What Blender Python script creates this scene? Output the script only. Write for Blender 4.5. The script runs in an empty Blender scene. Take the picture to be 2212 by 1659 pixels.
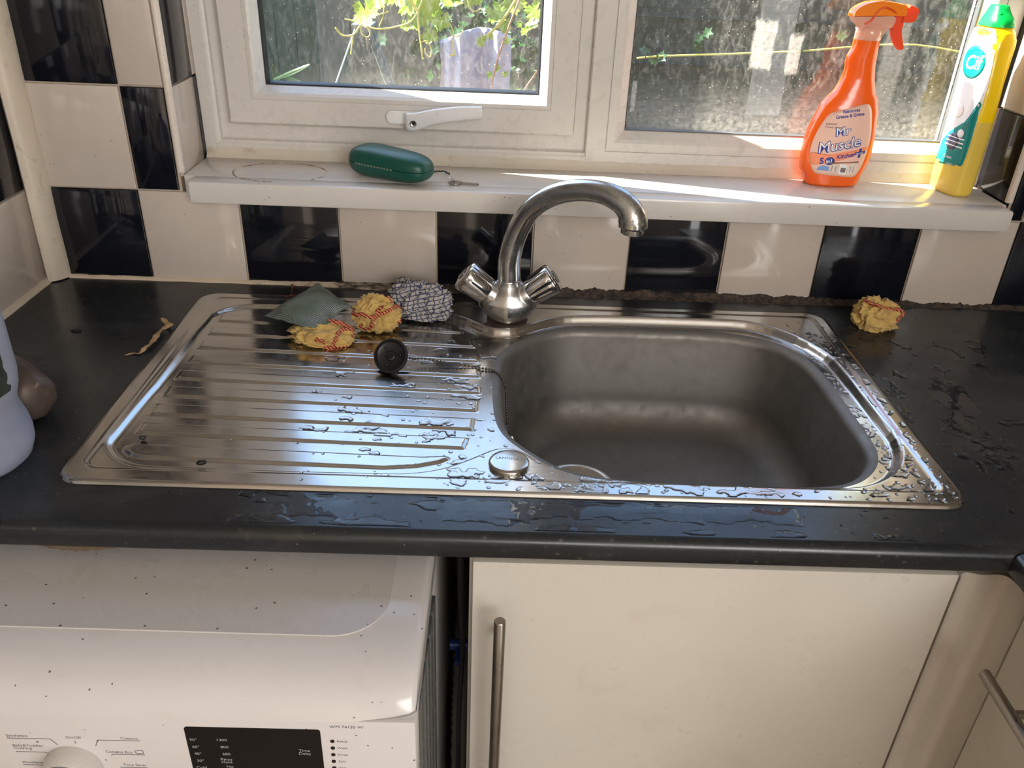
import bpy, bmesh, math, random
import numpy as np
from mathutils import Vector, Matrix, noise as mnoise
random.seed(7)
SC = bpy.context.scene
COL = SC.collection
R = math.radians

# ------------------------------------------------------------------ camera
CAM = Vector((.6753, -1.2171, .5184)); YAW, PIT, ROLL, FPX = .0233, .5136, .0435, 1787.76
fw = Vector((math.sin(YAW)*math.cos(PIT), math.cos(YAW)*math.cos(PIT), -math.sin(PIT)))
r0 = Vector((math.cos(YAW), -math.sin(YAW), 0)); u0 = r0.cross(fw)
rr = math.cos(ROLL)*r0 + math.sin(ROLL)*u0; uu = -math.sin(ROLL)*r0 + math.cos(ROLL)*u0
cam = bpy.data.cameras.new('camera'); cam.sensor_width = 36; cam.lens = FPX*36/2212
cam.clip_start = .02; cam.clip_end = 200
co = bpy.data.objects.new('camera', cam); COL.objects.link(co)
co.matrix_world = Matrix(((rr.x, uu.x, -fw.x, CAM.x), (rr.y, uu.y, -fw.y, CAM.y), (rr.z, uu.z, -fw.z, CAM.z), (0, 0, 0, 1)))
SC.camera = co

# ------------------------------------------------------------------ light
SC.view_settings.view_transform = 'Standard'; SC.view_settings.look = 'None'
SC.view_settings.gamma = 1; SC.view_settings.use_curve_mapping = False
SC.view_settings.exposure = 0.0
w = bpy.data.worlds.new('sky'); SC.world = w; w.use_nodes = True
nt = w.node_tree; nt.nodes.clear()
sky = nt.nodes.new('ShaderNodeTexSky'); sky.sky_type = 'NISHITA'; sky.sun_disc = False
SUN_EL = R(44); sunh = Vector((-.967, .255, 0)).normalized()
sky.sun_elevation = SUN_EL; sky.sun_rotation = math.atan2(sunh.x, sunh.y); sky.air_density = 1.1; sky.dust_density = 1.0
bg = nt.nodes.new('ShaderNodeBackground'); bg.inputs[1].default_value = .78
wo = nt.nodes.new('ShaderNodeOutputWorld')
nt.links.new(sky.outputs[0], bg.inputs[0]); nt.links.new(bg.outputs[0], wo.inputs[0])
def light(name, kind, loc, direction, energy, color=(1, 1, 1), **kw):
    l = bpy.data.lights.new(name, kind); l.energy = energy; l.color = color
    for k, v in kw.items(): setattr(l, k, v)
    o = bpy.data.objects.new(name, l); COL.objects.link(o); o.location = loc
    o.rotation_euler = Vector(direction).to_track_quat('-Z', 'Y').to_euler(); return o
sd = sunh*math.cos(SUN_EL) + Vector((0, 0, math.sin(SUN_EL)))
light('sun', 'SUN', (-3, 2, 4), -sd, 42.0, (1, .94, .84), angle=R(.55))
# daylight entering through the glazed back door of the kitchen
light('back_door_daylight', 'AREA', (2.35, -3.05, .05), (-.62, .95, -.05), 19, (1, .985, .97), shape='RECTANGLE', size=.8, size_y=1.3)
light('high_fill_light', 'AREA', (1.5, -3.3, 1.05), (-.3, 1, -.42), 58, (1, .985, .97), shape='RECTANGLE', size=1.8, size_y=.8)  # added room fill, no window there; high so the pane won't mirror it

# ------------------------------------------------------------------ node helpers
def srgb(r, g, b):
    f = lambda c: (c/255/12.92) if c/255 <= .04045 else ((c/255+.055)/1.055)**2.4
    return (f(r), f(g), f(b), 1)
class NT:
    def __init__(s, name):
        s.m = bpy.data.materials.new(name); s.m.use_nodes = True; s.t = s.m.node_tree
        s.b = s.t.nodes['Principled BSDF']; s.out = s.t.nodes['Material Output']
    def n(s, typ, **kw):
        x = s.t.nodes.new('ShaderNode'+typ)
        for k, v in kw.items():
            if k.startswith('i_'):
                x.inputs[int(k[2:])].default_value = v
            else: setattr(x, k, v)
        return x
    def l(s, a, b): s.t.links.new(a, b)
    def coord(s, scale=(1, 1, 1), loc=(0, 0, 0), kind='Object'):
        tc = s.n('TexCoord'); mp = s.n('Mapping'); s.l(tc.outputs[kind], mp.inputs[0])
        mp.inputs['Scale'].default_value = scale; mp.inputs['Location'].default_value = loc
        return mp.outputs[0]
    def noise(s, scale, detail=3, rough=.5, vec=None, dist=0):
        x = s.n('TexNoise'); x.inputs['Scale'].default_value = scale; x.inputs['Detail'].default_value = detail
        x.inputs['Roughness'].default_value = rough; x.inputs['Distortion'].default_value = dist
        if vec is None: vec = s.coord()
        s.l(vec, x.inputs['Vector']); return x.outputs['Fac']
    def vor(s, scale, vec=None, feature='F1'):
        x = s.n('TexVoronoi', feature=feature); x.inputs['Scale'].default_value = scale
        if vec is None: vec = s.coord()
        s.l(vec, x.inputs['Vector']); return x.outputs['Distance']
    def ramp(s, fac, stops, interp='LINEAR'):
        x = s.n('ValToRGB'); x.color_ramp.interpolation = interp
        e = x.color_ramp.elements
        while len(e) < len(stops): e.new(.5)
        for k, (p, c) in enumerate(stops):
            e[k].position = p; e[k].color = c if isinstance(c, tuple) and len(c) == 4 else (c, c, c, 1)
        s.l(fac, x.inputs[0]); return x.outputs[0]
    def mix(s, fac, a, b):
        x = s.n('Mix', data_type='RGBA')
        for k, v in ((0, fac), (6, a), (7, b)):
            if isinstance(v, (int, float)): x.inputs[k].default_value = v
            elif isinstance(v, tuple): x.inputs[k].default_value = v
            else: s.l(v, x.inputs[k])
        return x.outputs[2]
    def math(s, op, a, b=0.0):
        x = s.n('Math', operation=op)
        for k, v in ((0, a), (1, b)):
            if isinstance(v, (int, float)): x.inputs[k].default_value = v
            else: s.l(v, x.inputs[k])
        return x.outputs[0]
    def bump(s, h, strength=.2, dist=.001):
        x = s.n('Bump'); x.inputs['Strength'].default_value = strength; x.inputs['Distance'].default_value = dist
        s.l(h, x.inputs['Height']); s.l(x.outputs[0], s.b.inputs['Normal'])
    def set(s, **kw):
        names = dict(col='Base Color', rough='Roughness', metal='Metallic', trans='Transmission Weight', ior='IOR', coat='Coat Weight', sss='Subsurface Weight', spec='Specular IOR Level', alpha='Alpha', sheen='Sheen Weight', aniso='Anisotropic')
        for k, v in kw.items():
            i = s.b.inputs[names[k]]
            if isinstance(v, (int, float, tuple)): i.default_value = v
            else: s.l(v, i)
        return s
MC = {}
def plain(name, rgb, rough=.4, metal=0, **kw):
    if name not in MC:
        x = NT(name); x.set(col=srgb(*rgb), rough=rough, metal=metal, **kw); MC[name] = x.m
    return MC[name]
def dirty(name, rgb, rough=.3, dirt=(120, 85, 55), speck=.0, stain=.2, scale=30, bump=0):
    """painted / plastic surface with its own grime: broad faint stains and small specks"""
    if name in MC: return MC[name]
    x = NT(name); v = x.coord()
    base = x.mix(x.ramp(x.noise(scale*.15, 3, .6, v), [(.35, 0.0), (.75, 1.0)]), srgb(*rgb), srgb(*[int(c*.95) for c in rgb]))
    st = x.ramp(x.noise(scale, 6, .7, v, .5), [(.56, 0.0), (.75, 1.0)])
    st = x.math('MULTIPLY', st, stain)
    c = x.mix(st, base, srgb(*dirt))
    if speck:
        sp = x.math('LESS_THAN', x.vor(scale*6, v), .09)
        m = x.math('GREATER_THAN', x.noise(scale*2.2, 2, .5, v), .62-speck*.1)
        c = x.mix(x.math('MULTIPLY', x.math('MULTIPLY', sp, m), .85), c, srgb(70, 48, 34))
    x.set(col=c, rough=x.ramp(x.noise(scale*2, 3, .5, v), [(.3, rough*.8), (.8, rough*1.3)]))
    if bump: x.bump(x.noise(scale*3, 4, .6, v), bump, .001)
    MC[name] = x.m; return x.m

# ------------------------------------------------------------------ mesh helpers
def tag(o, label=None, cat=None, group=None, kind=None):
    if label: o['label'] = label
    if cat: o['category'] = cat
    if group: o['group'] = group
    if kind: o['kind'] = kind
    return o
def link(name, me, mats, parent=None, smooth=False, loc=None):
    o = bpy.data.objects.new(name, me); COL.objects.link(o)
    for m in (mats if isinstance(mats, (list, tuple)) else [mats]): me.materials.append(m)
    if smooth: me.polygons.foreach_set('use_smooth', [True]*len(me.polygons))
    if parent is not None:
        o.parent = parent
        if parent.type == 'EMPTY' or True: o.matrix_parent_inverse = parent.matrix_basis.inverted()
    return o
def pydata(name, vs, fs, mats, parent=None, smooth=False, mi=None):
    me = bpy.data.meshes.new(name); me.from_pydata([tuple(v) for v in vs], [], fs)
    if mi is not None: me.polygons.foreach_set('material_index', mi)
    me.update(); return link(name, me, mats, parent, smooth)
def empty(name, loc, rz=0):
    o = bpy.data.objects.new(name, None); COL.objects.link(o); o.location = loc; o.rotation_euler = (0, 0, rz)
    o.empty_display_size = .02; return o
class MB:
    """collects shapes into one mesh"""
    def __init__(s): s.v = []; s.f = []; s.mi = []
    def add(s, vs, fs, mi=0):
        n = len(s.v); s.v += [tuple(v) for v in vs]; s.f += [tuple(i+n for i in f) for f in fs]; s.mi += [mi]*len(fs); return s
    def box(s, x0, x1, y0, y1, z0, z1, bev=0, mi=0):
        if bev <= 0:
            vs = [(x, y, z) for z in (z0, z1) for y in (y0, y1) for x in (x0, x1)]
            return s.add(vs, [(0, 2, 3, 1), (4, 5, 7, 6), (0, 1, 5, 4), (2, 6, 7, 3), (0, 4, 6, 2), (1, 3, 7, 5)], mi)
        bm = bmesh.new(); bmesh.ops.create_cube(bm, size=1)
        for q in bm.verts: q.co = Vector(((x0+x1)/2+q.co.x*(x1-x0), (y0+y1)/2+q.co.y*(y1-y0), (z0+z1)/2+q.co.z*(z1-z0)))
        bmesh.ops.bevel(bm, geom=bm.edges[:], offset=bev, segments=2, affect='EDGES', profile=.5)
        return s.bm(bm, mi)
    def bm(s, bm, mi=0):
        bm.verts.index_update()
        s.add([q.co.copy() for q in bm.verts], [tuple(q.index for q in f.verts) for f in bm.faces], mi); bm.free(); return s
    def rings(s, rs, closed=True, cap0=True, cap1=True, mi=0):
        n = len(rs[0]); vs = [p for r in rs for p in r]; fs = []
        for i in range(len(rs)-1):
            for j in range(n if closed else n-1):
                k = (j+1) % n; fs.append((i*n+j, i*n+k, (i+1)*n+k, (i+1)*n+j))
        if cap0: fs.append(tuple(range(n-1, -1, -1)))
        if cap1: fs.append(tuple(range((len(rs)-1)*n, len(rs)*n)))
        return s.add(vs, fs, mi)
    def lathe(s, prof, origin=(0, 0, 0), axis=(0, 0, 1), n=32, mi=0, ref=None):
        """prof: list of (radius, height) along axis"""
        a = Vector(axis).normalized(); x = Vector(ref or ((1, 0, 0) if abs(a.x) < .8 else (0, 1, 0))); x = (x-a*x.dot(a)).normalized(); y = a.cross(x); o = Vector(origin)
        rs = [[o+a*h+(x*math.cos(2*math.pi*k/n)+y*math.sin(2*math.pi*k/n))*max(r, 1e-5) for k in range(n)] for r, h in prof]
        return s.rings(rs, mi=mi)
    def tube(s, pts, rad, n=10, mi=0, caps=True):
        pts = [Vector(p) for p in pts]; rads = rad if isinstance(rad, (list, tuple)) else [rad]*len(pts)
        t = (pts[1]-pts[0]).normalized(); x = t.orthogonal().normalized(); rs = []
        for i, p in enumerate(pts):
            t2 = (pts[min(i+1, len(pts)-1)]-pts[max(i-1, 0)]).normalized()
            x = (x-t2*x.dot(t2)).normalized(); y = t2.cross(x)
            rs.append([p+(x*math.cos(2*math.pi*k/n)+y*math.sin(2*math.pi*k/n))*rads[i] for k in range(n)])
        return s.rings(rs, cap0=caps, cap1=caps, mi=mi)
    def sphere(s, c, r, n=8, mi=0, sc=(1, 1, 1)):
        bm = bmesh.new(); bmesh.ops.create_uvsphere(bm, u_segments=n, v_segments=max(4, n//2), radius=r)
        for q in bm.verts: q.co = Vector((q.co.x*sc[0]+c[0], q.co.y*sc[1]+c[1], q.co.z*sc[2]+c[2]))
        return s.bm(bm, mi)
    def prism(s, poly, fn0, fn1, mi=0):
        """poly in 2D, fn maps (a,b)->3D for the two ends"""
        return s.rings([[fn0(*p) for p in poly], [fn1(*p) for p in poly]], mi=mi)
    def build(s, name, mats, parent=None, smooth=False, auto=None):
        o = pydata(name, s.v, s.f, mats, parent, smooth, s.mi)
        me = o.data; bm = bmesh.new(); bm.from_mesh(me); bmesh.ops.recalc_face_normals(bm, faces=bm.faces[:]); bm.to_mesh(me); bm.free()
        if auto is not None:
            me.polygons.foreach_set('use_smooth', [True]*len(me.polygons))
            me.set_sharp_from_angle(angle=R(auto))
        return o
def smooth_path(pts, k=6):
    P = [Vector(p) for p in pts]; out = []
    for i in range(len(P)-1):
        a, b, c, d = P[max(i-1, 0)], P[i], P[i+1], P[min(i+2, len(P)-1)]
        for j in range(k):
            t = j/k; out.append(.5*((2*b)+(c-a)*t+(2*a-5*b+4*c-d)*t*t+(3*b-a-3*c+d)*t*t*t))
    return out+[P[-1]]
def text_obj(s, name, mat, size, fn, parent, align='CENTER', extrude=.00015, shear=0, bold=0, xs=1.0):
    """lettering: fn maps local text coords (x, y, height) to the surface it is printed on"""
    cu = bpy.data.curves.new(name, 'FONT'); cu.body = s; cu.size = size; cu.align_x = align; cu.shear = shear; cu.offset = bold; cu.resolution_u = 3; cu.space_line = .85
    tmp = bpy.data.objects.new('t', cu); COL.objects.link(tmp)
    dg = bpy.context.evaluated_depsgraph_get(); me = bpy.data.meshes.new_from_object(tmp.evaluated_get(dg))
    bpy.data.objects.remove(tmp); bpy.data.curves.remove(cu)
    bm = bmesh.new(); bm.from_mesh(me)
    bmesh.ops.triangulate(bm, faces=bm.faces[:])
    for q in bm.verts: q.co = Vector(fn(q.co.x*xs, q.co.y, extrude))
    bm.to_mesh(me); bm.free(); me.materials.clear(); return link(name, me, mat, parent)
def vnoise(x, y, seed=0):
    rs = np.random.RandomState(seed); T = rs.rand(256, 256)
    xi = np.floor(x).astype(int); yi = np.floor(y).astype(int); fx = x-xi; fy = y-yi
    fx = fx*fx*(3-2*fx); fy = fy*fy*(3-2*fy); g = lambda a, b: T[a % 256, b % 256]
    return (g(xi, yi)*(1-fx)+g(xi+1, yi)*fx)*(1-fy)+(g(xi, yi+1)*(1-fx)+g(xi+1, yi+1)*fx)*fy
def fbm(x, y, seed=0, o=3):
    r = 0; a = 1; t = 0
    for k in range(o): r = r+a*vnoise(x*2**k+17*k, y*2**k+5*k, seed+k); t += a; a *= .5
    return r/t
def sdf_poly(X, Y, P):
    P = np.array(P); d = np.full(X.shape, 1e9); inside = np.zeros(X.shape, bool)
    for i in range(len(P)):
        a = P[i-1]; b = P[i]; e = b-a; wx = X-a[0]; wy = Y-a[1]
        t = np.clip((wx*e[0]+wy*e[1])/(e@e+1e-12), 0, 1); d = np.minimum(d, (wx-t*e[0])**2+(wy-t*e[1])**2)
        if abs(e[1]) > 1e-12:
            c = ((a[1] > Y) != (b[1] > Y)) & (X < e[0]*(Y-a[1])/e[1]+a[0]); inside ^= c
    return np.where(inside, -1, 1)*np.sqrt(d)
def chaikin(P, k=2):
    for _ in range(k):
        Q = []
        for i in range(len(P)):
            a = P[i]; b = P[(i+1) % len(P)]
            Q += [(a[0]*.75+b[0]*.25, a[1]*.75+b[1]*.25), (a[0]*.25+b[0]*.75, a[1]*.25+b[1]*.75)]
        P = Q
    return P
def sstep(t): t = np.clip(t, 0, 1); return t*t*(3-2*t)
def rrect(x0, x1, y0, y1, r, n=6):
    out = []
    for cx, cy, a0 in ((x1-r, y1-r, 0), (x0+r, y1-r, 90), (x0+r, y0+r, 180), (x1-r, y0+r, 270)):
        for k in range(n+1): a = R(a0+90*k/n); out.append((cx+r*math.cos(a), cy+r*math.sin(a)))
    return out

# ------------------------------------------------------------------ materials of the room
M_white = dirty('white_tile', (196, 184, 172), .12, speck=.35, stain=.10, scale=22)
x = NT('black_tile'); x.set(col=x.mix(x.ramp(x.noise(60, 5, .7), [(.62, 0.0), (.8, .35)]), srgb(17, 19, 26), srgb(70, 66, 64)), rough=x.ramp(x.noise(14, 3), [(.3, .05), (.8, .14)])); M_black = x.m
M_grout = dirty('grout', (190, 172, 152), .8, speck=.5, stain=.7, scale=40)
M_upvc = dirty('white_upvc', (206, 200, 193), .3, speck=.35, stain=.22, scale=26)
M_sill = dirty('white_sill_board', (214, 208, 202), .22, speck=.3, stain=.10, scale=18)
M_gasket = plain('black_rubber', (26, 28, 34), .45)
M_plaster = plain('plaster', (205, 196, 184), .8)
x = NT('brick'); bt = x.n('TexBrick'); x.l(x.coord((1, 1, 1), kind='Object'), bt.inputs[0]); bt.inputs['Color1'].default_value = srgb(150, 90, 66); bt.inputs['Color2'].default_value = srgb(120, 72, 56); bt.inputs['Mortar'].default_value = srgb(170, 160, 146); bt.inputs['Scale'].default_value = 4.4
x.set(col=bt.outputs[0], rough=.85); M_brick = x.m

TX, T = .1332, .1483
ZE = [0, .1434, .2917, .44, .5883, .7366, .8849, 1.0332, 1.1815, 1.33]
WB = .135      # underside of the sill
XL, XR, ZT = .205, 1.437, 1.02      # window reveal
XW = 1.80      # right-hand wall
def tiles(mb, regions, fn, par0, origin):
    """bevelled glazed tiles; fn(a, z, h) -> 3D, a along the wall, h height above grout bed"""
    g = .0013; th = .0045; bv = .0011
    for a0, a1, z0, z1 in regions:
        n0 = math.floor((a0-origin)/T)-1; n1 = math.ceil((a1-origin)/T)+1
        for n in range(n0, n1+1):
            for r in range(len(ZE)-1):
                l, rr_ = max(origin+n*T+g, a0), min(origin+(n+1)*T-g, a1); b, t = max(ZE[r]+g, z0), min(ZE[r+1]-g, z1)
                if rr_-l < .004 or t-b < .004: continue
                rs = [[fn(p, q, h) for p, q in ((l+i, b+i), (rr_-i, b+i), (rr_-i, t-i), (l+i, t-i))] for i, h in ((0, -.001), (0, th-bv), (bv*.35, th-bv*.35), (bv, th))]
                mb.rings(rs, cap0=False, mi=1 if (n+r+par0) % 2 else 0)
def wall_obj(name): return tag(None or name, kind='structure')
# back wall
mb = MB(); B0, B1 = .0045, .18
for a, b, c, d in ((-.05, XL-.006, -.9, ZT), (XR+.006, XW+.05, -.9, ZT), (-.05, XW+.05, ZT, 1.55), (XL-.006, XR+.006, -.9, WB)):
    mb.box(a, b, B0, B1, c, d, mi=2)
fb = lambda a, z, h: (a, .0045-h, z)
tiles(mb, [(-.0, XL-.010, .1434, 1.5), (XR+.010, XW, .1434, 1.5), (-.0, XW, 0, .1434), (XL-.01, XR+.01, ZT+.012, 1.5)], fb, 0, TX)
tiles(mb, [(.004, .121, .165, ZT)], lambda a, z, h: (XL-.0045+h, a, z), 1, -.05)
tiles(mb, [(.004, .121, .165, ZT)], lambda a, z, h: (XR+.0045-h, a, z), 0, -.05)
wall_back = mb.build('wall_back', [M_white, M_black, M_grout], auto=30); tag(wall_back, kind='structure')
mb = MB().box(-.6, XL, .181, .19, -1.3, 1.6).box(XR, 2.4, .181, .19, -1.3, 1.6).box(XL, XR, .181, .19, ZT, 1.6).box(XL, XR, .181, .19, -1.3, WB)
tag(mb.build('wall_exterior', M_brick), kind='structure')
# left wall
mb = MB(); mb.box(-.12, -.0265, -3.4, .1, -.9, 1.55, mi=2)
tiles(mb, [(-1.3, -.002, 0, 1.5)], lambda a, z, h: (-.0265+h, a, z), 0, -.1605)
tag(mb.build('wall_left', [M_white, M_black, M_grout], auto=30), kind='structure')
mb = MB(); mb.box(XW, XW+.1, -2.0, .1, -.9, 1.55, mi=2)
tiles(mb, [(-1.3, -.002, 0, 1.5)], lambda a, z, h: (XW-h, a, z), 1, -.1605)
tag(mb.build('wall_right', [M_white, M_black, M_grout], auto=30), kind='structure')
tag(MB().box(-.12, 3.3, -3.6, -3.5, -.9, 1.55).box(3.2, 3.3, -3.6, -2.0, -.9, 1.55).box(XW, 3.3, -2.0, -1.9, -.9, 1.55).build('wall_front', M_plaster), kind='structure')
tag(MB().box(-.12, 3.3, -3.6, .18, 1.55, 1.62).build('ceiling', plain('ceiling_paint', (232, 228, 220), .9)), kind='structure')
x = NT('floor_vinyl'); x.set(col=x.mix(x.noise(3, 4), srgb(120, 104, 88), srgb(150, 134, 116)), rough=.45)
tag(MB().box(-.12, 3.3, -3.6, .18, -.96, -.9).build('floor', x.m), kind='structure')
# corner bead and reveal trims
bead = dirty('painted_bead', (205, 192, 174), .35, speck=.8, stain=.55, scale=34, bump=.12)
mb = MB()
def corner_trim(mb, cx, cy, ax, ay, r, z0, z1):
    pts = [(cx, cy)]+[(cx+ax*r*math.cos(R(a)), cy+ay*r*math.sin(R(a))) for a in range(0, 91, 15)]
    mb.rings([[(p, q, z) for p, q in pts] for z in (z0, z1)])
# rounded boxing in the corner of the two tiled walls
pts = [(-.022, .003), (-.0215, -.024), (-.018, -.0275), (-.010, -.0255), (-.003, -.019), (.0025, -.010), (.005, -.003), (.005, .003)]
rs = []
for k in range(60):
    z = .002+k*(1.4/59); rs.append([(p+.0012*mnoise.noise(Vector((z*14, p*90, q*90))), q+.0012*mnoise.noise(Vector((z*12+9, q*90, 1))), z) for p, q in pts])
tag(mb.rings(rs).build('trim_1', bead, auto=50), kind='structure')
def tile_bead(name, x0, sgn):
    mb = MB(); pts = []
    for a in range(-30, 121, 15): pts.append((x0-sgn*.0035+sgn*.0058*math.cos(R(a)), .003-.0062*math.sin(R(a))))
    mb.rings([[(p, q, z) for p, q in pts] for z in (.172, ZT)])
    tag(mb.build(name, dirty('bead_white', (214, 203, 190), .25, speck=.3, stain=.15), auto=50), kind='structure')
tile_bead('trim_2', XL, 1); tile_bead('trim_3', XR, -1)
# sealant along worktop and tiles: clean at the left, black with mould and peeling to the right
x = NT('old_sealant'); v = x.coord(); sx_ = x.n('SeparateXYZ'); x.l(v, sx_.inputs[0])
ramp = x.ramp(sx_.outputs[0], [(.10, 0.0), (.45, .33), (.75, .62), (1.0, .7)])
ns = x.noise(55, 7, .75, x.coord((.35, 1, 1.4))); dk = x.ramp(x.math('ADD', x.math('MULTIPLY', ramp, .62), x.math('MULTIPLY', ns, .75)), [(.50, 0.0), (.62, 1.0)])
dcol = x.mix(x.ramp(x.noise(120, 4, .7, v), [(.4, 0.0), (.65, 1.0)]), srgb(28, 25, 24), srgb(82, 66, 54))
x.set(col=x.mix(dk, srgb(196, 178, 156), dcol), rough=.6); x.bump(x.noise(160, 4, .7, v), .5, .002); M_seal = x.m
mb = MB(); rs = []
N = 700
for k in range(N+1):
    X = .003+(XW-.006)*k/N; nz = mnoise.noise(Vector((X*38, 0, 0))); nf = mnoise.noise(Vector((X*160, 3, 0)))
    am = .35+min(1, max(0, (X-.45)*3))
    am2 = min(1, max(0, (X-.34)*5))*(1-.75*min(1, max(0, (X-1.12)*6))); hh = .0045+.0045*am2+.003*am*nz+.0022*am*nf; dd = .006+.011*am2+.004*am*mnoise.noise(Vector((X*30, 7, 0)))
    rs.append([(X, .003, -.001), (X, -dd, -.001), (X, -dd*.8, .0012), (X, -.0028, max(.002, hh*.6)), (X, -.0008, max(.003, hh)), (X, .003, max(.003, hh)+.0005)])
tag(mb.rings(rs).build('trim_4', M_seal, auto=60), kind='structure')
mb = MB(); rs = []
for k in range(200):
    Y = -.005-1.25*k/199; nz = mnoise.noise(Vector((Y*40, 5, 0)))
    h = .007+.002*nz; rs.append([(-.0225, Y, 0), (-.0145+.001*nz, Y, 0), (-.016, Y, .002), (-.0205, Y, h), (-.0225, Y, h)])
tag(mb.rings(rs).build('trim_5', bead, auto=60), kind='structure')

# ------------------------------------------------------------------ worktop
x = NT('black_laminate'); v = x.coord()
fl = x.ramp(x.vor(95, x.coord(loc=(0, 0, 0))), [(.08, 1.0), (.26, 0.0)]); pick = x.ramp(x.noise(34, 3, .6, v), [(.50, 0.0), (.66, 1.0)])
f2 = x.ramp(x.noise(150, 4, .6, v), [(.58, 0.0), (.74, 1.0)])
c = x.mix(x.math('MULTIPLY', x.math('MULTIPLY', fl, pick), .7), x.mix(x.math('MULTIPLY', f2, .35), srgb(30, 33, 36), srgb(66, 68, 68)), srgb(92, 88, 80))
wipe = x.ramp(x.noise(7, 5, .65, x.coord((1, 2.2, 1))), [(.52, 0.0), (.75, .35)])
chips = x.math('LESS_THAN', x.vor(70, v), .05)
c = x.mix(wipe, c, srgb(84, 80, 76)); c = x.mix(x.math('MULTIPLY', chips, x.ramp(x.noise(16, 2, .5, v), [(.52, 0.0), (.56, .8)])), c, srgb(150, 142, 128))
x.set(col=c, rough=x.ramp(x.noise(11, 4, .6, v), [(.3, .22), (.75, .36)]), spec=.5); x.bump(x.noise(400, 2, .5, v), .06, .0005); M_top = x.m
SX, SY, SW, SDp = .2264, -.0514, .95, .4825
hx0, hx1, hy0, hy1 = SX+.012, SX+SW-.012, SY-SDp+.012, SY-.010
TH = .028
mb = MB(); YF = -.600
def edge_prof(y0, zt, zb, r=.011, n=6):
    """front edge, top rounded: list of (y,z) from the top surface to the underside"""
    return [(y0+r-r*math.sin(R(90*k/n)), zt-r+r*math.cos(R(90*k/n))) for k in range(n+1)]+[(y0+.0005, zb+.004), (y0+.004, zb)]
X0, X1 = -.0262, XW-.001
yb = .0005; yf = YF+.011
# top surface around the sink cut-out
for a, b, c_, d in ((X0, hx0, yf, yb), (hx1, X1, yf, yb), (hx0, hx1, hy1, yb), (hx0, hx1, yf, hy0)):
    mb.add([(a, c_, 0), (b, c_, 0), (b, d, 0), (a, d, 0)], [(0, 1, 2, 3)]); mb.add([(a, c_, -TH), (b, c_, -TH), (b, d, -TH), (a, d, -TH)], [(3, 2, 1, 0)])
for (a, b), (c_, d) in (((hx0, hy0), (hx1, hy0)), ((hx1, hy0), (hx1, hy1)), ((hx1, hy1), (hx0, hy1)), ((hx0, hy1), (hx0, hy0))):
    mb.add([(a, b, 0), (c_, d, 0), (c_, d, -TH), (a, b, -TH)], [(0, 1, 2, 3)])
pr = edge_prof(YF, 0, -TH)
mb.rings([[(X0, y, z) for y, z in pr], [(X1, y, z) for y, z in pr]], closed=False, cap0=False, cap1=False)
mb.add([(X0, YF+.011, -TH), (X1, YF+.011, -TH), (X1, YF+.004, -TH), (X0, YF+.004, -TH)], [(0, 1, 2, 3)])
mb.add([(X0, YF+.004, -TH), (X0, yb, -TH), (X0, yb, 0), (X0, YF+.011, 0)], [(0, 1, 2, 3)])
wt = mb.build('worktop', M_top, auto=40); tag(wt, 'long black speckled laminate worktop holding the steel sink under the window', 'worktop')
# strip of torn chipboard hanging from its underside
x = NT('torn_chipboard'); x.set(col=x.mix(x.noise(70, 5, .7), srgb(58, 44, 34), srgb(120, 98, 76)), rough=.9)
mb = MB(); P = []
for k in range(30):
    t = k/29; X = .238+.075*t; P.append((X, -.0285-.010*math.sin(math.pi*t)*(.4+.8*abs(mnoise.noise(Vector((X*90, 1, 0)))))))
poly = [(.238, -.0275), (.3135, -.0275)]+P[::-1]
mb.prism(poly, lambda a, b: (a, YF+.004, b), lambda a, b: (a, YF+.007, b)); mb.build('torn_edge', x.m, wt)
mb = MB(); pr = edge_prof(0, 0, -TH)
# return worktop towards the viewer
XE = 1.185
mb.rings([[(XE+y, Y, z) for y, z in pr]+[(X1, Y, -TH), (X1, Y, 0)] for Y in (YF-.0005, -1.22)])
wt2 = mb.build('worktop', M_top, auto=40); tag(wt2, 'black worktop return running towards the viewer at the far right corner', 'worktop')

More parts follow.
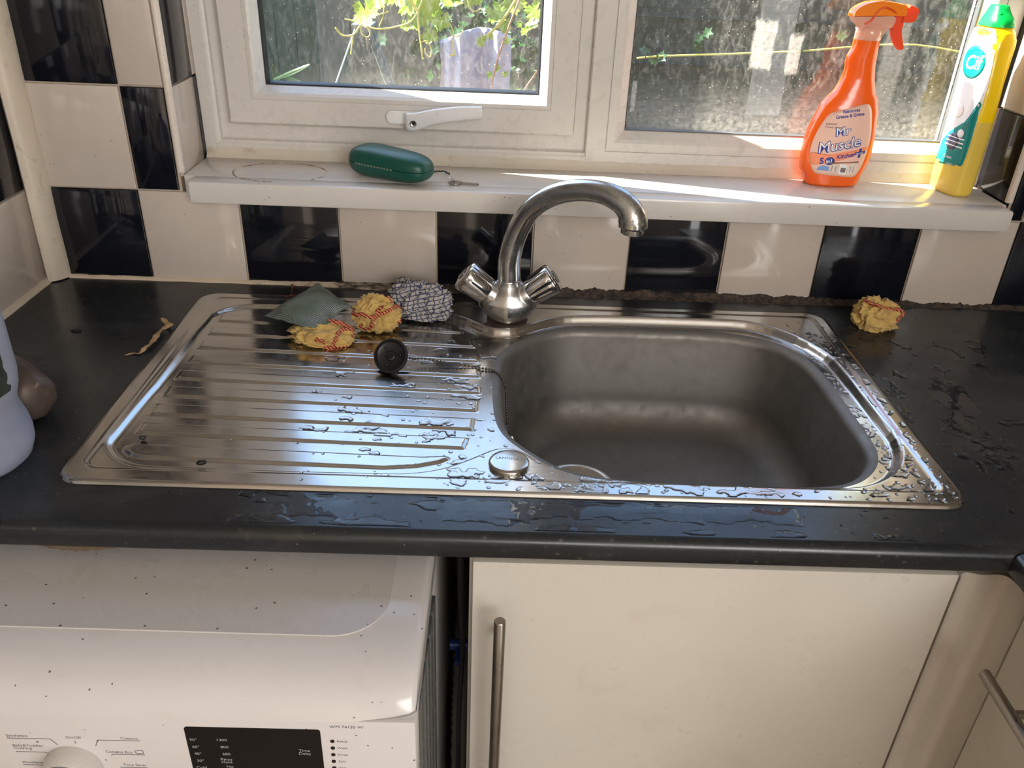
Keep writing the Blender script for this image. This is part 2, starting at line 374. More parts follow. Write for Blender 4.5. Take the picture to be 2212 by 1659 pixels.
# ------------------------------------------------------------------ sink
def steel(name, rough=.2, col=(.60, .585, .56), stretch=(1, 30, 30), sc=.35, bumpv=.02, lo=.7, hi=1.5):
    x = NT(name); v = x.coord()
    s1 = x.noise(26, 6, .7, x.coord((1, 1, 1)), 1.2); s2 = x.noise(60, 4, .6, x.coord(stretch))
    x.set(col=(*col, 1), metal=1, rough=x.ramp(x.math('ADD', x.math('MULTIPLY', s1, .6), x.math('MULTIPLY', s2, .4)), [(.35, rough*lo), (.65, rough*hi)]))
    x.bump(s2, bumpv, .0006); return x.m
M_steel = steel('brushed_steel', .17, (.53, .51, .485), bumpv=.03)
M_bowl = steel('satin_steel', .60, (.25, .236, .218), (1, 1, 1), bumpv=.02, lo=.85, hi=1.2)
Rp = [(.0303, .0809), (.041, .0575), (.0627, .0391), (.0894, .0318), (.1201, .0309), (.2587, .0313), (.3486, .0323), (.37, .0405), (.3939, .0501), (.4171, .0676), (.4357, .0834), (.4492, .0901), (.4719, .0883), (.4901, .0745), (.5151, .055), (.5404, .0416), (.5664, .0363), (.6056, .0331), (.6659, .0316), (.7605, .0315), (.8178, .0327), (.843, .0437), (.8671, .0595), (.8944, .0913), (.913, .1306), (.919, .157), (.922, .2156), (.9235, .2646), (.9245, .3098), (.9263, .3418), (.9211, .3716), (.9109, .3973), (.895, .4204), (.8782, .4342), (.8602, .4452), (.8388, .4528), (.8013, .4563), (.737, .4572), (.6629, .4572), (.6139, .4557), (.5651, .4524), (.5409, .4469), (.5134, .4331), (.4957, .42), (.4868, .4098), (.4777, .4021), (.4684, .3985), (.4591, .3986), (.4499, .4009), (.4363, .4116), (.4187, .4259), (.4009, .438), (.3837, .4457), (.3622, .451), (.3448, .4527), (.2237, .4539), (.1244, .454), (.0753, .454), (.0563, .4474), (.0403, .4345), (.0272, .4176), (.0234, .405), (.0246, .3833), (.0268, .3147), (.0299, .2681)]
Rp = chaikin(Rp, 1)
Bp = [(.452, .166), (.456, .146), (.465, .129), (.479, .111), (.497, .091), (.517, .0735), (.541, .0605), (.572, .0545), (.624, .0540), (.698, .0540), (.754, .0545), (.800, .0600), (.8409, .0745), (.868, .101), (.886, .134), (.8935, .18), (.8945, .2347), (.895, .269), (.8955, .3039), (.8962, .3345), (.8945, .3615), (.888, .3832), (.8771, .4000), (.863, .416), (.8436, .4296), (.8181, .4366), (.7871, .4400), (.741, .4410), (.6654, .4410), (.616, .4385), (.5767, .434), (.5421, .4265), (.5205, .4155), (.5028, .3998), (.4892, .3848), (.4752, .3703), (.4638, .3536), (.4569, .3348), (.453, .3137), (.4500, .2747), (.4495, .2435), (.4498, .2093)]
Bp = chaikin(Bp, 2)
def resample(P, n):
    P = [np.array(p) for p in P]; L = [0]
    for i in range(len(P)): L.append(L[-1]+np.linalg.norm(P[(i+1) % len(P)]-P[i]))
    out = []
    for k in range(n):
        s = L[-1]*k/n; i = np.searchsorted(L, s, 'right')-1; t = (s-L[i])/(L[i+1]-L[i]); out.append(P[i]*(1-t)+P[(i+1) % len(P)]*t)
    return np.array(out)
NB = 220; BO = resample(Bp, NB)
for _ in range(4): BO = .5*BO+.25*(np.roll(BO, 1, 0)+np.roll(BO, -1, 0))
tg = np.roll(BO, -1, 0)-np.roll(BO, 1, 0); nrm = np.stack([tg[:, 1], -tg[:, 0]], 1); nrm /= np.linalg.norm(nrm, axis=1)[:, None]
cen = BO.mean(0); sgn = np.sign(((cen-BO)*nrm).sum(1).mean()); nrm *= sgn     # inward
# bowl rim in the deck: offset outward a little
BOut = BO-nrm*.004
RIBS = [[(.05, .0683), (.34, .0683), (.375, .0735), (.398, .084), (.3986, .0897), (.05, .0897)]]
for v0, v1, a, b in ((.1100, .1321, .412, .419), (.1525, .1745, .4226, .4258), (.1945, .2172, .4263, .4287), (.2370, .2598, .4282, .4301), (.2780, .3031, .4273, .4272), (.3203, .3454, .4247, .4238), (.3630, .3857, .4197, .4152)):
    RIBS.append([(.0495, v0), (a, v0), (b, v1), (.0495, v1)])
RIBS.append([(.056, .4057), (.37, .4057), (.396, .4015), (.401, .4060), (.39, .4150), (.365, .4250), (.33, .4305), (.075, .4320), (.060, .4285), (.050, .4200), (.050, .4110)])
def zfloor(U): return -.0015-.0075*np.clip((U-.04)/.38, 0, 1)
def deck_h(U, V):
    d_out = np.minimum(np.minimum(U, SW-U), np.minimum(V, SDp-V)); rc = .028
    qx = np.maximum(np.abs(U-SW/2)-(SW/2-rc), 0); qy = np.maximum(np.abs(V-SDp/2)-(SDp/2-rc), 0)
    dc = rc-np.sqrt(qx*qx+qy*qy); d_out = np.where((qx > 0) & (qy > 0), dc, d_out)
    h = .0042*sstep((d_out+.0002)/.0035)+.0*U
    # inner step of the rim
    cx, cy, hx, hy = (.0195+.9315)/2, (.0145+.4605)/2, (.9315-.0195)/2, (.4605-.0145)/2; rc = .018
    qx = np.abs(U-cx)-(hx-rc); qy = np.abs(V-cy)-(hy-rc)
    di = np.sqrt(np.maximum(qx, 0)**2+np.maximum(qy, 0)**2)+np.minimum(np.maximum(qx, qy), 0)-rc
    h = h-.0016*sstep((-di)/.0045)
    dr = sdf_poly(U, V, Rp)
    t = sstep((-dr)/.0095); zf = zfloor(U)
    for P in RIBS:
        u0_, u1_ = min(p[0] for p in P)-.01, max(p[0] for p in P)+.01; v0_, v1_ = min(p[1] for p in P)-.01, max(p[1] for p in P)+.01
        m = (U > u0_) & (U < u1_) & (V > v0_) & (V < v1_)
        if m.any():
            d = sdf_poly(U[m], V[m], P); zf[m] = zf[m]+.0024*sstep((-d+.0008)/.0032)
    return h*(1-t)+zf*t
nu, nv = 400, 330
us = np.linspace(0, SW, nu); vs_ = np.linspace(0, SDp, nv)
# denser columns at the rims are not needed; snap grid corners to the rounded outline
U, V = np.meshgrid(us, vs_); rc = .028
qx = np.maximum(np.abs(U-SW/2)-(SW/2-rc), 0); qy = np.maximum(np.abs(V-SDp/2)-(SDp/2-rc), 0); q = np.sqrt(qx*qx+qy*qy)+1e-12
f = np.where(q > rc, rc/q, 1); U = SW/2+np.sign(U-SW/2)*(np.minimum(np.abs(U-SW/2), SW/2-rc)+qx*f); V = SDp/2+np.sign(V-SDp/2)*(np.minimum(np.abs(V-SDp/2), SDp/2-rc)+qy*f)
db = sdf_poly(U, V, BOut)
inside = db < 0
# cells with every corner inside the bowl are dropped, border vertices move onto the rim
keepcell = ~(inside[:-1, :-1] & inside[1:, :-1] & inside[:-1, 1:] & inside[1:, 1:])
ii, jj = np.where(inside); S = np.zeros_like(inside); S[:-1, :-1] |= keepcell; S[1:, :-1] |= keepcell; S[:-1, 1:] |= keepcell; S[1:, 1:] |= keepcell
for i, j in zip(ii, jj):
    if S[i, j]:
        p = np.array([U[i, j], V[i, j]]); k = np.argmin(((BOut-p)**2).sum(1)); best = None
        for a, b in ((k-1, k), (k, (k+1) % NB)):
            A = BOut[a]; e = BOut[b]-A; t = np.clip(((p-A)@e)/(e@e), 0, 1); c_ = A+t*e
            if best is None or ((c_-p)**2).sum() < ((best-p)**2).sum(): best = c_
        U[i, j], V[i, j] = best
H = deck_h(U, V)
idx = -np.ones(U.shape, int); use = S; idx[use] = np.arange(use.sum())
vs = np.stack([SX+U[use], SY-V[use], H[use]], 1).tolist()
a, b, c_, d = idx[:-1, :-1][keepcell], idx[:-1, 1:][keepcell], idx[1:, 1:][keepcell], idx[1:, :-1][keepcell]
fs = np.stack([a, d, c_, b], 1).tolist()
sink = empty('sink', (SX+SW/2, SY-SDp/2, .0)); tag(sink, 'stainless steel inset sink with ribbed drainer at left and one deep bowl', 'sink')
deck = pydata('drainer', vs, fs, M_steel, sink, smooth=True)
# skirt of the rim down to the worktop
# bowl
rings = []; zr = -.0090
def ring(off, z): return [(SX+p[0], SY-p[1], z) for p in (BO+nrm*off)]
for k in range(9): a = R(90*k/8); rings.append(ring(-.004+.0125*math.sin(a)*1.0, zr+.0-.0125*(1-math.cos(a))))
DEP = -.158
for k in range(1, 8): t = k/8; rings.append(ring(.0085+.014*t, -.0215+(DEP+.048+.0215)*t))
for k in range(0, 13): a = R(90*k/12); rings.append(ring(.0225+.048*(1-math.cos(a)), DEP+.048-.048*math.sin(a)))
base = BO+nrm*.0705; dc = np.array([.792-SX, SY+.295])
ang = np.arctan2(base[:, 1]-dc[1], base[:, 0]-dc[0]); circ = dc+.055*np.stack([np.cos(ang), np.sin(ang)], 1)
for k in range(1, 13): t = k/12; P = base*(1-t)+circ*t; rings.append([(SX+p[0], SY-p[1], DEP-.004*sstep(t)) for p in P])
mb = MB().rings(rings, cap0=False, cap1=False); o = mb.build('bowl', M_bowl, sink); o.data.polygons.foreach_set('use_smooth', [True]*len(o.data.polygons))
# waste in the bowl
mb = MB(); n = 48; Wc = (.792, -.295, DEP-.004)
mb.lathe([(.0555, 0), (.0545, .0012), (.049, .0008), (.045, -.003), (.043, -.010), (.020, -.012), (.019, -.0125), (.002, -.0125)], Wc, n=n)
mb.build('waste_ring', steel('waste_steel', .22, (.62, .58, .52)), sink, auto=50)
# overflow plate on the left wall of the bowl
mb = MB(); ox, oy, oz = SX+.4620, -.362, -.040
P = rrect(-.024, .024, -.008, .008, .0078)
mb.prism(P, lambda a, b: (ox-.002, oy+a, oz+b), lambda a, b: (ox+.004, oy+a, oz+b))
o = mb.build('overflow_plate', plain('black_overflow', (22, 22, 24), .35), sink, auto=40)
mb = MB(); mb.tube([(ox+.003, oy-.006, oz+.004), (ox+.010, oy-.006, oz+.005), (ox+.012, oy-.008, oz), (ox+.009, oy-.010, oz-.006)], .0016, 8); mb.sphere((ox+.010, oy-.008, oz-.008), .003, 10)
mb.build('chain_hook', plain('worn_chrome', (150, 140, 130), .25, 1), sink, auto=40)
# round maker's cap over the spare tap hole
mb = MB(); cc = (SX+.4665, SY-.4295, .0024)
mb.lathe([(.0215, -.002), (.0222, .0006), (.0222, .0034), (.0212, .0050), (.018, .0056), (.001, .0060)], cc, n=56)
cap = mb.build('cap_disc', M_steel, sink, auto=60)
text_obj('LAMONA', 'embossed_lettering', plain('etched_steel', (120, 118, 116), .4, 1), .0062, lambda a, b, h: (cc[0]+a*.985-.002, cc[1]+b+.002-a*.08, cc[2]+.0058+h*1.2), cap)

# water lying on the steel
def water_mat():
    x = NT('water'); x.set(col=(1, 1, 1, 1), rough=0.0, trans=1.0, ior=1.33); return x.m
M_water = water_mat()
def film(name, u0_, u1_, v0_, v1_, step, field, hmax, zfun, mat, org=(SX, SY), parent=None, smooth=True):
    a = np.arange(u0_, u1_, step); b = np.arange(v0_, v1_, step); A, B = np.meshgrid(a, b); F = field(A, B)
    hot = F > 0; near = np.zeros_like(hot)
    cell = hot[:-1, :-1] | hot[1:, :-1] | hot[:-1, 1:] | hot[1:, 1:]
    near[:-1, :-1] |= cell; near[1:, :-1] |= cell; near[:-1, 1:] |= cell; near[1:, 1:] |= cell
    Z = zfun(A, B)+np.where(F > 0, hmax*np.sqrt(np.clip(F, 0, 1)), np.maximum(F*4, -1)*.0007)
    idx = -np.ones(A.shape, int); idx[near] = np.arange(near.sum())
    vs = np.stack([org[0]+A[near], org[1]-B[near], Z[near]], 1).tolist()
    fs = np.stack([idx[:-1, :-1][cell], idx[1:, :-1][cell], idx[1:, 1:][cell], idx[:-1, 1:][cell]], 1).tolist()
    return pydata(name, vs, fs, mat, parent, smooth)
def drops_mesh():
    st = .0010; a = np.arange(.02, .945, st); b = np.arange(.02, .478, st); A, B = np.meshgrid(a, b)
    Hh = np.full(A.shape, -1.0); rs = np.random.RandomState(12)
    wx = (fbm(A*110, B*110, 71, 3)-.5); wy = (fbm(A*110, B*110, 75, 3)-.5)
    base = deck_h(A, B); gy, gx = np.gradient(base, st); slope = np.sqrt(gx*gx+gy*gy); bd = sdf_poly(A, B, BO)
    n = 0; tries = 0
    while n < 900 and tries < 16000:
        tries += 1; u, v = (rs.uniform(.03, .935), rs.uniform(.03, .470)) if tries % 3 else ((rs.uniform(.895, .940), rs.uniform(.08, .47)) if tries % 2 else (rs.uniform(.40, .93), rs.uniform(.445, .476)))
        dens = .9*float(sstep((u-.14)/.26))*float(sstep((v-.07)/.12)) if u < .47 else .55
        if u > .90: dens = .9
        if rs.rand() > dens: continue
        t = rs.rand()
        if t < .72: R0 = rs.uniform(.0011, .0026); ex = 1; wob = .0025; hm = .42*R0
        elif t < .93: R0 = rs.uniform(.003, .0052); ex = rs.uniform(1, 1.9); wob = .007; hm = .0011
        else: R0 = rs.uniform(.0055, .0085); ex = rs.uniform(1.6, 3.2); wob = .016; hm = .0012
        if u > .895: ex = 1; R0 = min(R0, .005)
        w_ = R0*ex+wob+.002; i0, i1 = int((v-w_-.02)/st), int((v+w_-.02)/st)+1; j0, j1 = int((u-w_-.02)/st), int((u+w_-.02)/st)+1
        i0, j0 = max(i0, 0), max(j0, 0); sl = (slice(i0, i1), slice(j0, j1))
        if A[sl].size < 9: continue
        dx = (A[sl]-u+wob*wx[sl]*1.6)/(R0*ex); dy = (B[sl]-v+wob*wy[sl]*1.6)/R0; F = 1-dx*dx-dy*dy
        Hh[sl] = np.maximum(Hh[sl], np.where(F > 0, hm*np.sqrt(np.clip(F*1.8, 0, 1)), np.maximum(F, -1)*.0006)); n += 1
    bad = (slope > .10) | (bd < .004) | (A < .006) | (B > .4775) | (np.hypot(A-.4636, B-.0576) < .034)
    Hh = np.where(bad, -.0006, Hh); hot = Hh > 0
    cell = hot[:-1, :-1] | hot[1:, :-1] | hot[:-1, 1:] | hot[1:, 1:]; near = np.zeros_like(hot)
    near[:-1, :-1] |= cell; near[1:, :-1] |= cell; near[:-1, 1:] |= cell; near[1:, 1:] |= cell
    Z = base+np.where(hot, Hh, -.0004); idx = -np.ones(A.shape, int); idx[near] = np.arange(near.sum())
    vs = np.stack([SX+A[near], SY-B[near], Z[near]], 1).tolist()
    fs = np.stack([idx[:-1, :-1][cell], idx[1:, :-1][cell], idx[1:, 1:][cell], idx[:-1, 1:][cell]], 1).tolist()
    return pydata('water_droplets', vs, fs, M_water, None, True)
o = drops_mesh(); tag(o, 'clear water droplets and puddles scattered over the steel sink top', 'water', kind='stuff')
def wet(A, B):     # front strip of the worktop, coordinates are x and -y
    F = np.maximum(fbm(A*26, B*60, 31, 3)-.60, vnoise(A*150, B*170, 8)-.93)
    def blob(x0, x1, y0, y1, s):
        n = fbm(A*55, B*55, s, 3)-.5; d = np.maximum(np.abs(A-(x0+x1)/2)-(x1-x0)/2, np.abs(B-(y0+y1)/2)-(y1-y0)/2)
        return (-d+.016*n)*45
    F = np.maximum(F*5, blob(.475, .54, .545, .575, 41)); F = np.maximum(F, blob(.625, .715, .541, .578, 42)); F = np.maximum(F, blob(.73, .985, .541, .566, 43))
    F = np.where((A < .42) | (A > 1.10), np.minimum(F, (vnoise(A*120, B*140, 9)-.93)*6), F)
    return np.clip(np.where((B < .5365) | (B > .5875), -1, F), -1, 1)
o = film('water_puddle', .25, 1.14, .536, .589, .0012, wet, .0010, lambda A, B: 0*A, M_water, org=(0, 0)); tag(o, 'spilt water pooled along the worktop front edge before the sink', 'water', kind='stuff')
def wet2(A, B):
    F = np.maximum(fbm(A*60, B*45, 61, 3)-.66, vnoise(A*230, B*230, 18)-.955)*6
    d = np.hypot((A-1.265)/.028, (B-.30)/.055); F = np.maximum(F, (1-d+.9*(fbm(A*60, B*60, 62, 3)-.5))*1.2)
    d = np.hypot((A-1.245)/.018, (B-.365)/.03); F = np.maximum(F, (1-d+1.2*(fbm(A*80, B*80, 63, 3)-.5))*1.2)
    return np.clip(np.where((A > 1.40), -1, F), -1, 1)
o = film('water_puddle', 1.180, 1.42, .12, .56, .0014, wet2, .0007, lambda A, B: 0*A, M_water, org=(0, 0)); tag(o, 'thin spilt water patches on the worktop right of the sink', 'water', kind='stuff')

# ------------------------------------------------------------------ window and sill
def ring_profile(mb, x0, x1, z0, z1, prof, mi=0, mis=None):
    rs = [[(x0+d, y, z0+d), (x1-d, y, z0+d), (x1-d, y, z1-d), (x0+d, y, z1-d)] for d, y in prof]
    n = 4
    for i in range(len(rs)-1):
        vs = rs[i]+rs[i+1]; mb.add(vs, [(j, (j+1) % 4, 4+(j+1) % 4, 4+j) for j in range(4)], (mis[i] if mis else mi))
    return mb
W1 = empty('window_1', (.50, .12, .169)); tag(W1, kind='structure')
W2 = empty('window_2', (1.12, .12, .169)); tag(W2, kind='structure')
XM = .806
pf = [(0, .172), (0, .112), (.002, .110), (.020, .110), (.0225, .1115), (.026, .113), (.028, .118), (.030, .1195), (.0525, .1195), (.053, .1215), (.053, .172), (0, .172)]
mb = MB(); ring_profile(mb, XL-.001, XM+.0330, .169, ZT+.001, pf); mb.build('window_frame', M_upvc, W1, auto=30)
ps = [(.0, .171), (.0, .102), (.0025, .099), (.037, .099), (.0372, .1005), (.0386, .1005), (.0388, .099), (.044, .0985), (.0460, .1015), (.0475, .1035), (.055, .122), (.056, .128)]
mb = MB(); ring_profile(mb, .2515, XM-.0215, .2235, ZT-.05, ps); ring_profile(mb, .2515, XM-.0215, .2235, ZT-.05, [(.0535, .142), (.050, .171), (0, .171)])
sash = mb.build('opening_sash', M_upvc, W1, auto=28)
mb = MB(); ring_profile(mb, .2515, XM-.0215, .2235, ZT-.05, [(.0558, .1225), (.0572, .1235), (.0585, .127), (.0598, .1345), (.0545, .1345)]); ring_profile(mb, .2515, XM-.0215, .2235, ZT-.05, [(.0575, .1400), (.052, .1460)])
mb.build('gasket', M_gasket, sash)
pg = [(0, .172), (0, .112), (.002, .1097), (.030, .110), (.0305, .112), (.0325, .112), (.033, .1095), (.044, .110), (.049, .113), (.061, .124), (.0625, .128)]
mb = MB(); ring_profile(mb, XM, XR+.001, .169, ZT+.001, pg); ring_profile(mb, XM, XR+.001, .169, ZT+.001, [(.060, .142), (.050, .172), (0, .172)])
fr2 = mb.build('window_frame', M_upvc, W2, auto=28)
mb = MB(); ring_profile(mb, XM, XR+.001, .169, ZT+.001, [(.0622, .1235), (.0630, .1245), (.0634, .1345), (.060, .1345)]); ring_profile(mb, XM, XR+.001, .169, ZT+.001, [(.0626, .14), (.058, .146)]); mb.build('gasket', plain('grey_gasket', (96, 98, 100), .35), W2)
# dusty glass
def glass_mat(name, patches=()):
    x = NT(name); x.t.nodes.remove(x.b)
    v = x.coord(); tr = x.n('BsdfTransparent'); tr.inputs[0].default_value = (.97, .99, .98, 1)
    gl = x.n('BsdfGlossy'); gl.inputs['Roughness'].default_value = .0; gl.inputs[0].default_value = (1, 1, 1, 1)
    fr = x.n('Fresnel'); fr.inputs[0].default_value = 1.42
    dd = x.n('BsdfDiffuse'); dd.inputs[0].default_value = srgb(216, 208, 196); tl = x.n('BsdfTranslucent'); tl.inputs[0].default_value = srgb(216, 208, 196)
    dm = x.n('MixShader'); dm.inputs[0].default_value = .55; x.l(dd.outputs[0], dm.inputs[1]); x.l(tl.outputs[0], dm.inputs[2])
    m1 = x.n('MixShader'); ge = x.n('NewGeometry'); x.l(x.math('MULTIPLY', fr.outputs[0], x.math('SUBTRACT', 1.0, ge.outputs['Backfacing'])), m1.inputs[0]); x.l(tr.outputs[0], m1.inputs[1]); x.l(gl.outputs[0], m1.inputs[2])
    haze = x.ramp(x.noise(5, 4, .6, x.coord((1, 1, 1))), [(.3, .010), (.8, .035)])
    streak = x.ramp(x.noise(70, 6, .75, x.coord((1.6, 1, .8)), 1.0), [(.48, 0.0), (.75, .20)])
    specks = x.math('MULTIPLY', x.math('LESS_THAN', x.vor(110, v), .10), x.ramp(x.noise(30, 2, .5, v), [(.45, 0.0), (.55, .6)]))
    sep = x.n('SeparateXYZ'); x.l(v, sep.inputs[0])
    low = x.ramp(x.math('SUBTRACT', sep.outputs[2], .22), [(.02, .30), (.10, .0)]); low = x.math('MULTIPLY', low, x.ramp(x.noise(150, 4, .7, v), [(.35, .2), (.65, 1.0)]))
    s = x.math('MAXIMUM', x.math('ADD', haze, streak), x.math('MAXIMUM', specks, low))
    for cx, cz, hx, hz, am in patches:
        a = x.math('DIVIDE', x.math('ABSOLUTE', x.math('SUBTRACT', sep.outputs[0], cx)), hx); b = x.math('DIVIDE', x.math('ABSOLUTE', x.math('SUBTRACT', sep.outputs[2], cz)), hz)
        m = x.math('SUBTRACT', 1.25, x.math('ADD', x.math('MAXIMUM', a, b), x.math('MULTIPLY', x.noise(90, 4, .7, v), .7)))
        m = x.ramp(m, [(.0, 0.0), (.15, am)]); s = x.math('MAXIMUM', s, x.math('MULTIPLY', m, x.ramp(x.noise(160, 4, .7, v), [(.3, .3), (.6, 1.0)])))
    m2 = x.n('MixShader'); x.l(s, m2.inputs[0]); x.l(m1.outputs[0], m2.inputs[1]); x.l(dm.outputs[0], m2.inputs[2])
    x.l(m2.outputs[0], x.out.inputs[0]); return x.m
MB().box(.300, XM-.070, .1355, .1395, .272, ZT-.098).build('glass_pane', glass_mat('dusty_glass'), sash)
MB().box(XM+.055, XR-.055, .1355, .1395, .225, ZT-.055).build('glass_pane', glass_mat('streaked_glass', ((1.068, .362, .020, .042, .55), (1.117, .350, .012, .035, .45), (.878, .280, .0045, .030, .5), (1.27, .36, .02, .11, .16))), W2)
# handle
mb = MB(); P = [(p, q) for p, q in rrect(.4945, .552, .2335, .2525, .0093)]
mb.prism(P, lambda a, b: (a, .0995, b), lambda a, b: (a, .0935, b)); P2 = rrect(.4965, .550, .2355, .2505, .0075); mb.prism(P2, lambda a, b: (a, .0935, b), lambda a, b: (a, .0915, b))
hb = mb.build('handle_plate', plain('handle_white', (222, 222, 222), .25), sash, auto=40)
mb = MB(); P = rrect(.5035, .5165, .2375, .2490, .004); P[6:15] = rrect(.5035, .5165, .2375, .2490, .0056)[6:15]
mb.prism(P, lambda a, b: (a, .0920, b), lambda a, b: (a, .0908, b)); mb.build('cover_button', plain('handle_white', (0, 0, 0)), hb, auto=40)
mb = MB(); rs = []
path = smooth_path([(.5255, .0840, .2405), (.5290, .0790, .2405), (.538, .0765, .2408), (.549, .0750, .2440), (.565, .0715, .2495), (.585, .0680, .2540), (.610, .0650, .2580), (.6425, .0625, .2610)], 5)
wd = np.interp(range(len(path)), [0, 3, 10, 15, 20, 30, len(path)-1], [.0085, .0125, .0135, .0125, .0112, .0105, .0090])
for i, p in enumerate(path):
    t2 = (path[min(i+1, len(path)-1)]-path[max(i-1, 0)]); t2.normalize(); up = Vector((-t2.z, 0, t2.x)).normalized(); fo = Vector((0, -1, 0)); th = .0065
    rs.append([p+up*(wd[i]*math.copysign(abs(math.cos(R(a)))**.7, math.cos(R(a))))+fo*(th*math.copysign(abs(math.sin(R(a)))**.7, math.sin(R(a)))) for a in range(0, 360, 20)])
mb.rings(rs); mb.lathe([(.0095, 0), (.0105, .006), (.0105, .016)], (.5375, .0945, .2405), (0, -1, 0), 24)
lever = mb.build('handle_lever', dirty('handle_worn_white', (226, 226, 226), .22, speck=.3, stain=.2, scale=60), sash, auto=45)
mb = MB(); mb.lathe([(.0050, 0), (.0050, .0022), (.0042, .0028), (.0015, .0024), (.0001, .001)], (.5385, .0708, .2395), (0, -1, 0), 24); lk = mb.build('lock_cylinder', plain('dull_steel', (150, 148, 140), .3, 1), lever, auto=40)
MB().box(.5378, .5392, .0672, .0685, .2375, .2415).build('keyhole', M_gasket, lever)
# old filler along the frame foot
mb = MB(); rs = []
for k in range(260):
    X = XL+.002+(XR-XL-.004)*k/259; n1 = mnoise.noise(Vector((X*30, 2, 0)))*.0022; n2 = mnoise.noise(Vector((X*90, 4, 0)))*.0008
    rs.append([(X, .113, .1685), (X, .1005+n1, .1685), (X, .1030+n1, .1715), (X, .1085+n2, .177), (X, .1105, .186+n1), (X, .113, .188+n1)])
tag(mb.rings(rs).build('trim_6', dirty('old_filler', (204, 194, 178), .5, speck=.6, stain=.45, scale=36, bump=.15), auto=50), kind='structure')
mb = MB(); mb.box(XL+.002, XR-.002, -.004, .116, .1375, .169, .0015)
mb.box(.222, 1.431, -.0355, -.001, .1365, .169, .004)
sill = mb.build('trim_7', M_sill, auto=40); tag(sill, kind='structure')
mb = MB(); pts = []
x = NT('ring_stain'); x.set(col=x.mix(x.ramp(x.noise(60, 4, .7), [(.4, 0.0), (.6, 1.0)]), srgb(206, 194, 176), srgb(136, 104, 78)), rough=.6)
rs = []; cxr, cyr = .3405, .0295
for k in range(97):
    a = R(-40+310*k/96); jit = 1+.02*mnoise.noise(Vector((math.cos(a)*2, math.sin(a)*2, 1))); wv = .0016+.0028*abs(mnoise.noise(Vector((math.cos(a)*6, math.sin(a)*6, 5))))
    rx, ry = .0700*jit, .0520*jit
    rs.append([(cxr+(rx+o)*math.cos(a), cyr+(ry+o)*math.sin(a), .1688+h) for o, h in ((-wv, 0), (0, .0011), (wv, 0))])
mb.rings(rs, closed=False, cap0=False, cap1=False); mb.build('ring_stain', x.m, sill, auto=60)

# ------------------------------------------------------------------ outside
x = NT('garden_ground'); x.set(col=x.mix(x.ramp(x.noise(6, 5, .7), [(.4, 0.0), (.6, 1.0)]), srgb(92, 86, 72), srgb(60, 74, 40)), rough=.95)
tag(MB().box(-8, 10, .2, 14, -1.1, -1.0).build('ground', x.m), kind='structure')
def wood(name, c0, c1, stretch=(1, 8, 8), rough=.8):
    x = NT(name); x.set(col=x.mix(x.ramp(x.noise(9, 6, .7, x.coord(stretch), .6), [(.3, 0.0), (.7, 1.0)]), srgb(*c0), srgb(*c1)), rough=rough); x.bump(x.noise(20, 5, .7, x.coord(stretch)), .4, .003); return x.m
mw = wood('weathered_fence_wood', (30, 38, 30), (52, 62, 50)); mgreen = wood('green_fence_paint', (30, 52, 46), (44, 70, 60), (8, 8, 1)); mgrey = wood('grey_boards', (74, 73, 66), (106, 103, 94), (8, 8, 1))
F1 = empty('garden_fence', (1.9, 1.62, -1)); tag(F1, 'dark weathered fence of wide overlapping horizontal boards seen through the right-hand pane', 'fence')
mb = MB(); z = -1.0; k = 0
while z < .92:
    tl = .012+.004*random.random(); jz = random.uniform(-.004, .004)
    mb.rings([[(X, 1.60+.010, z+jz), (X, 1.60-tl, z-.012+jz), (X, 1.60-tl+.012, z-.012+jz), (X, 1.61+.010, z+.155+jz), (X, 1.60, z+.155+jz)] for X in (1.02, 2.05, 2.06, 3.6)])
    z += .142; k += 1
mb.build('horizontal_boards', mw, F1)
for X in (1.00, 2.40, 3.6): MB().box(X-.05, X+.05, 1.62, 1.70, -1, .95, .004).build('fence_post', mw, F1)
F2 = empty('garden_fence', (0, 2.3, -1)); tag(F2, 'grey upright board fence in the back of the garden behind the vine', 'fence')
mb = MB(); X = -2.2
while X < 1.0:
    wd_ = .13+random.uniform(-.01, .01); mb.box(X, X+wd_, 2.30+random.uniform(0, .012), 2.325, -1, .60+random.uniform(-.01, .01), .003); X += wd_-.004
mb.build('upright_boards', mgrey, F2)
for z in (-.6, .4): MB().box(-2.2, 1.0, 2.33, 2.37, z, z+.08, .003).build('rail', mgrey, F2)
F3 = empty('garden_fence', (-.35, 1.0, -1)); tag(F3, 'dark green painted board fence at the left edge of the left pane', 'fence')
mb = MB(); Y = .75
for k in range(9): mb.box(.15-.055*k-.0555, .15-.055*k, 1.25-.0*k, 1.275, -1, .62, .003)
mb.build('upright_boards', mgreen, F3)
for z in (-.6, .35): MB().box(-.34, .15, 1.276, 1.31, z, z+.06, .003).build('rail', mgreen, F3)
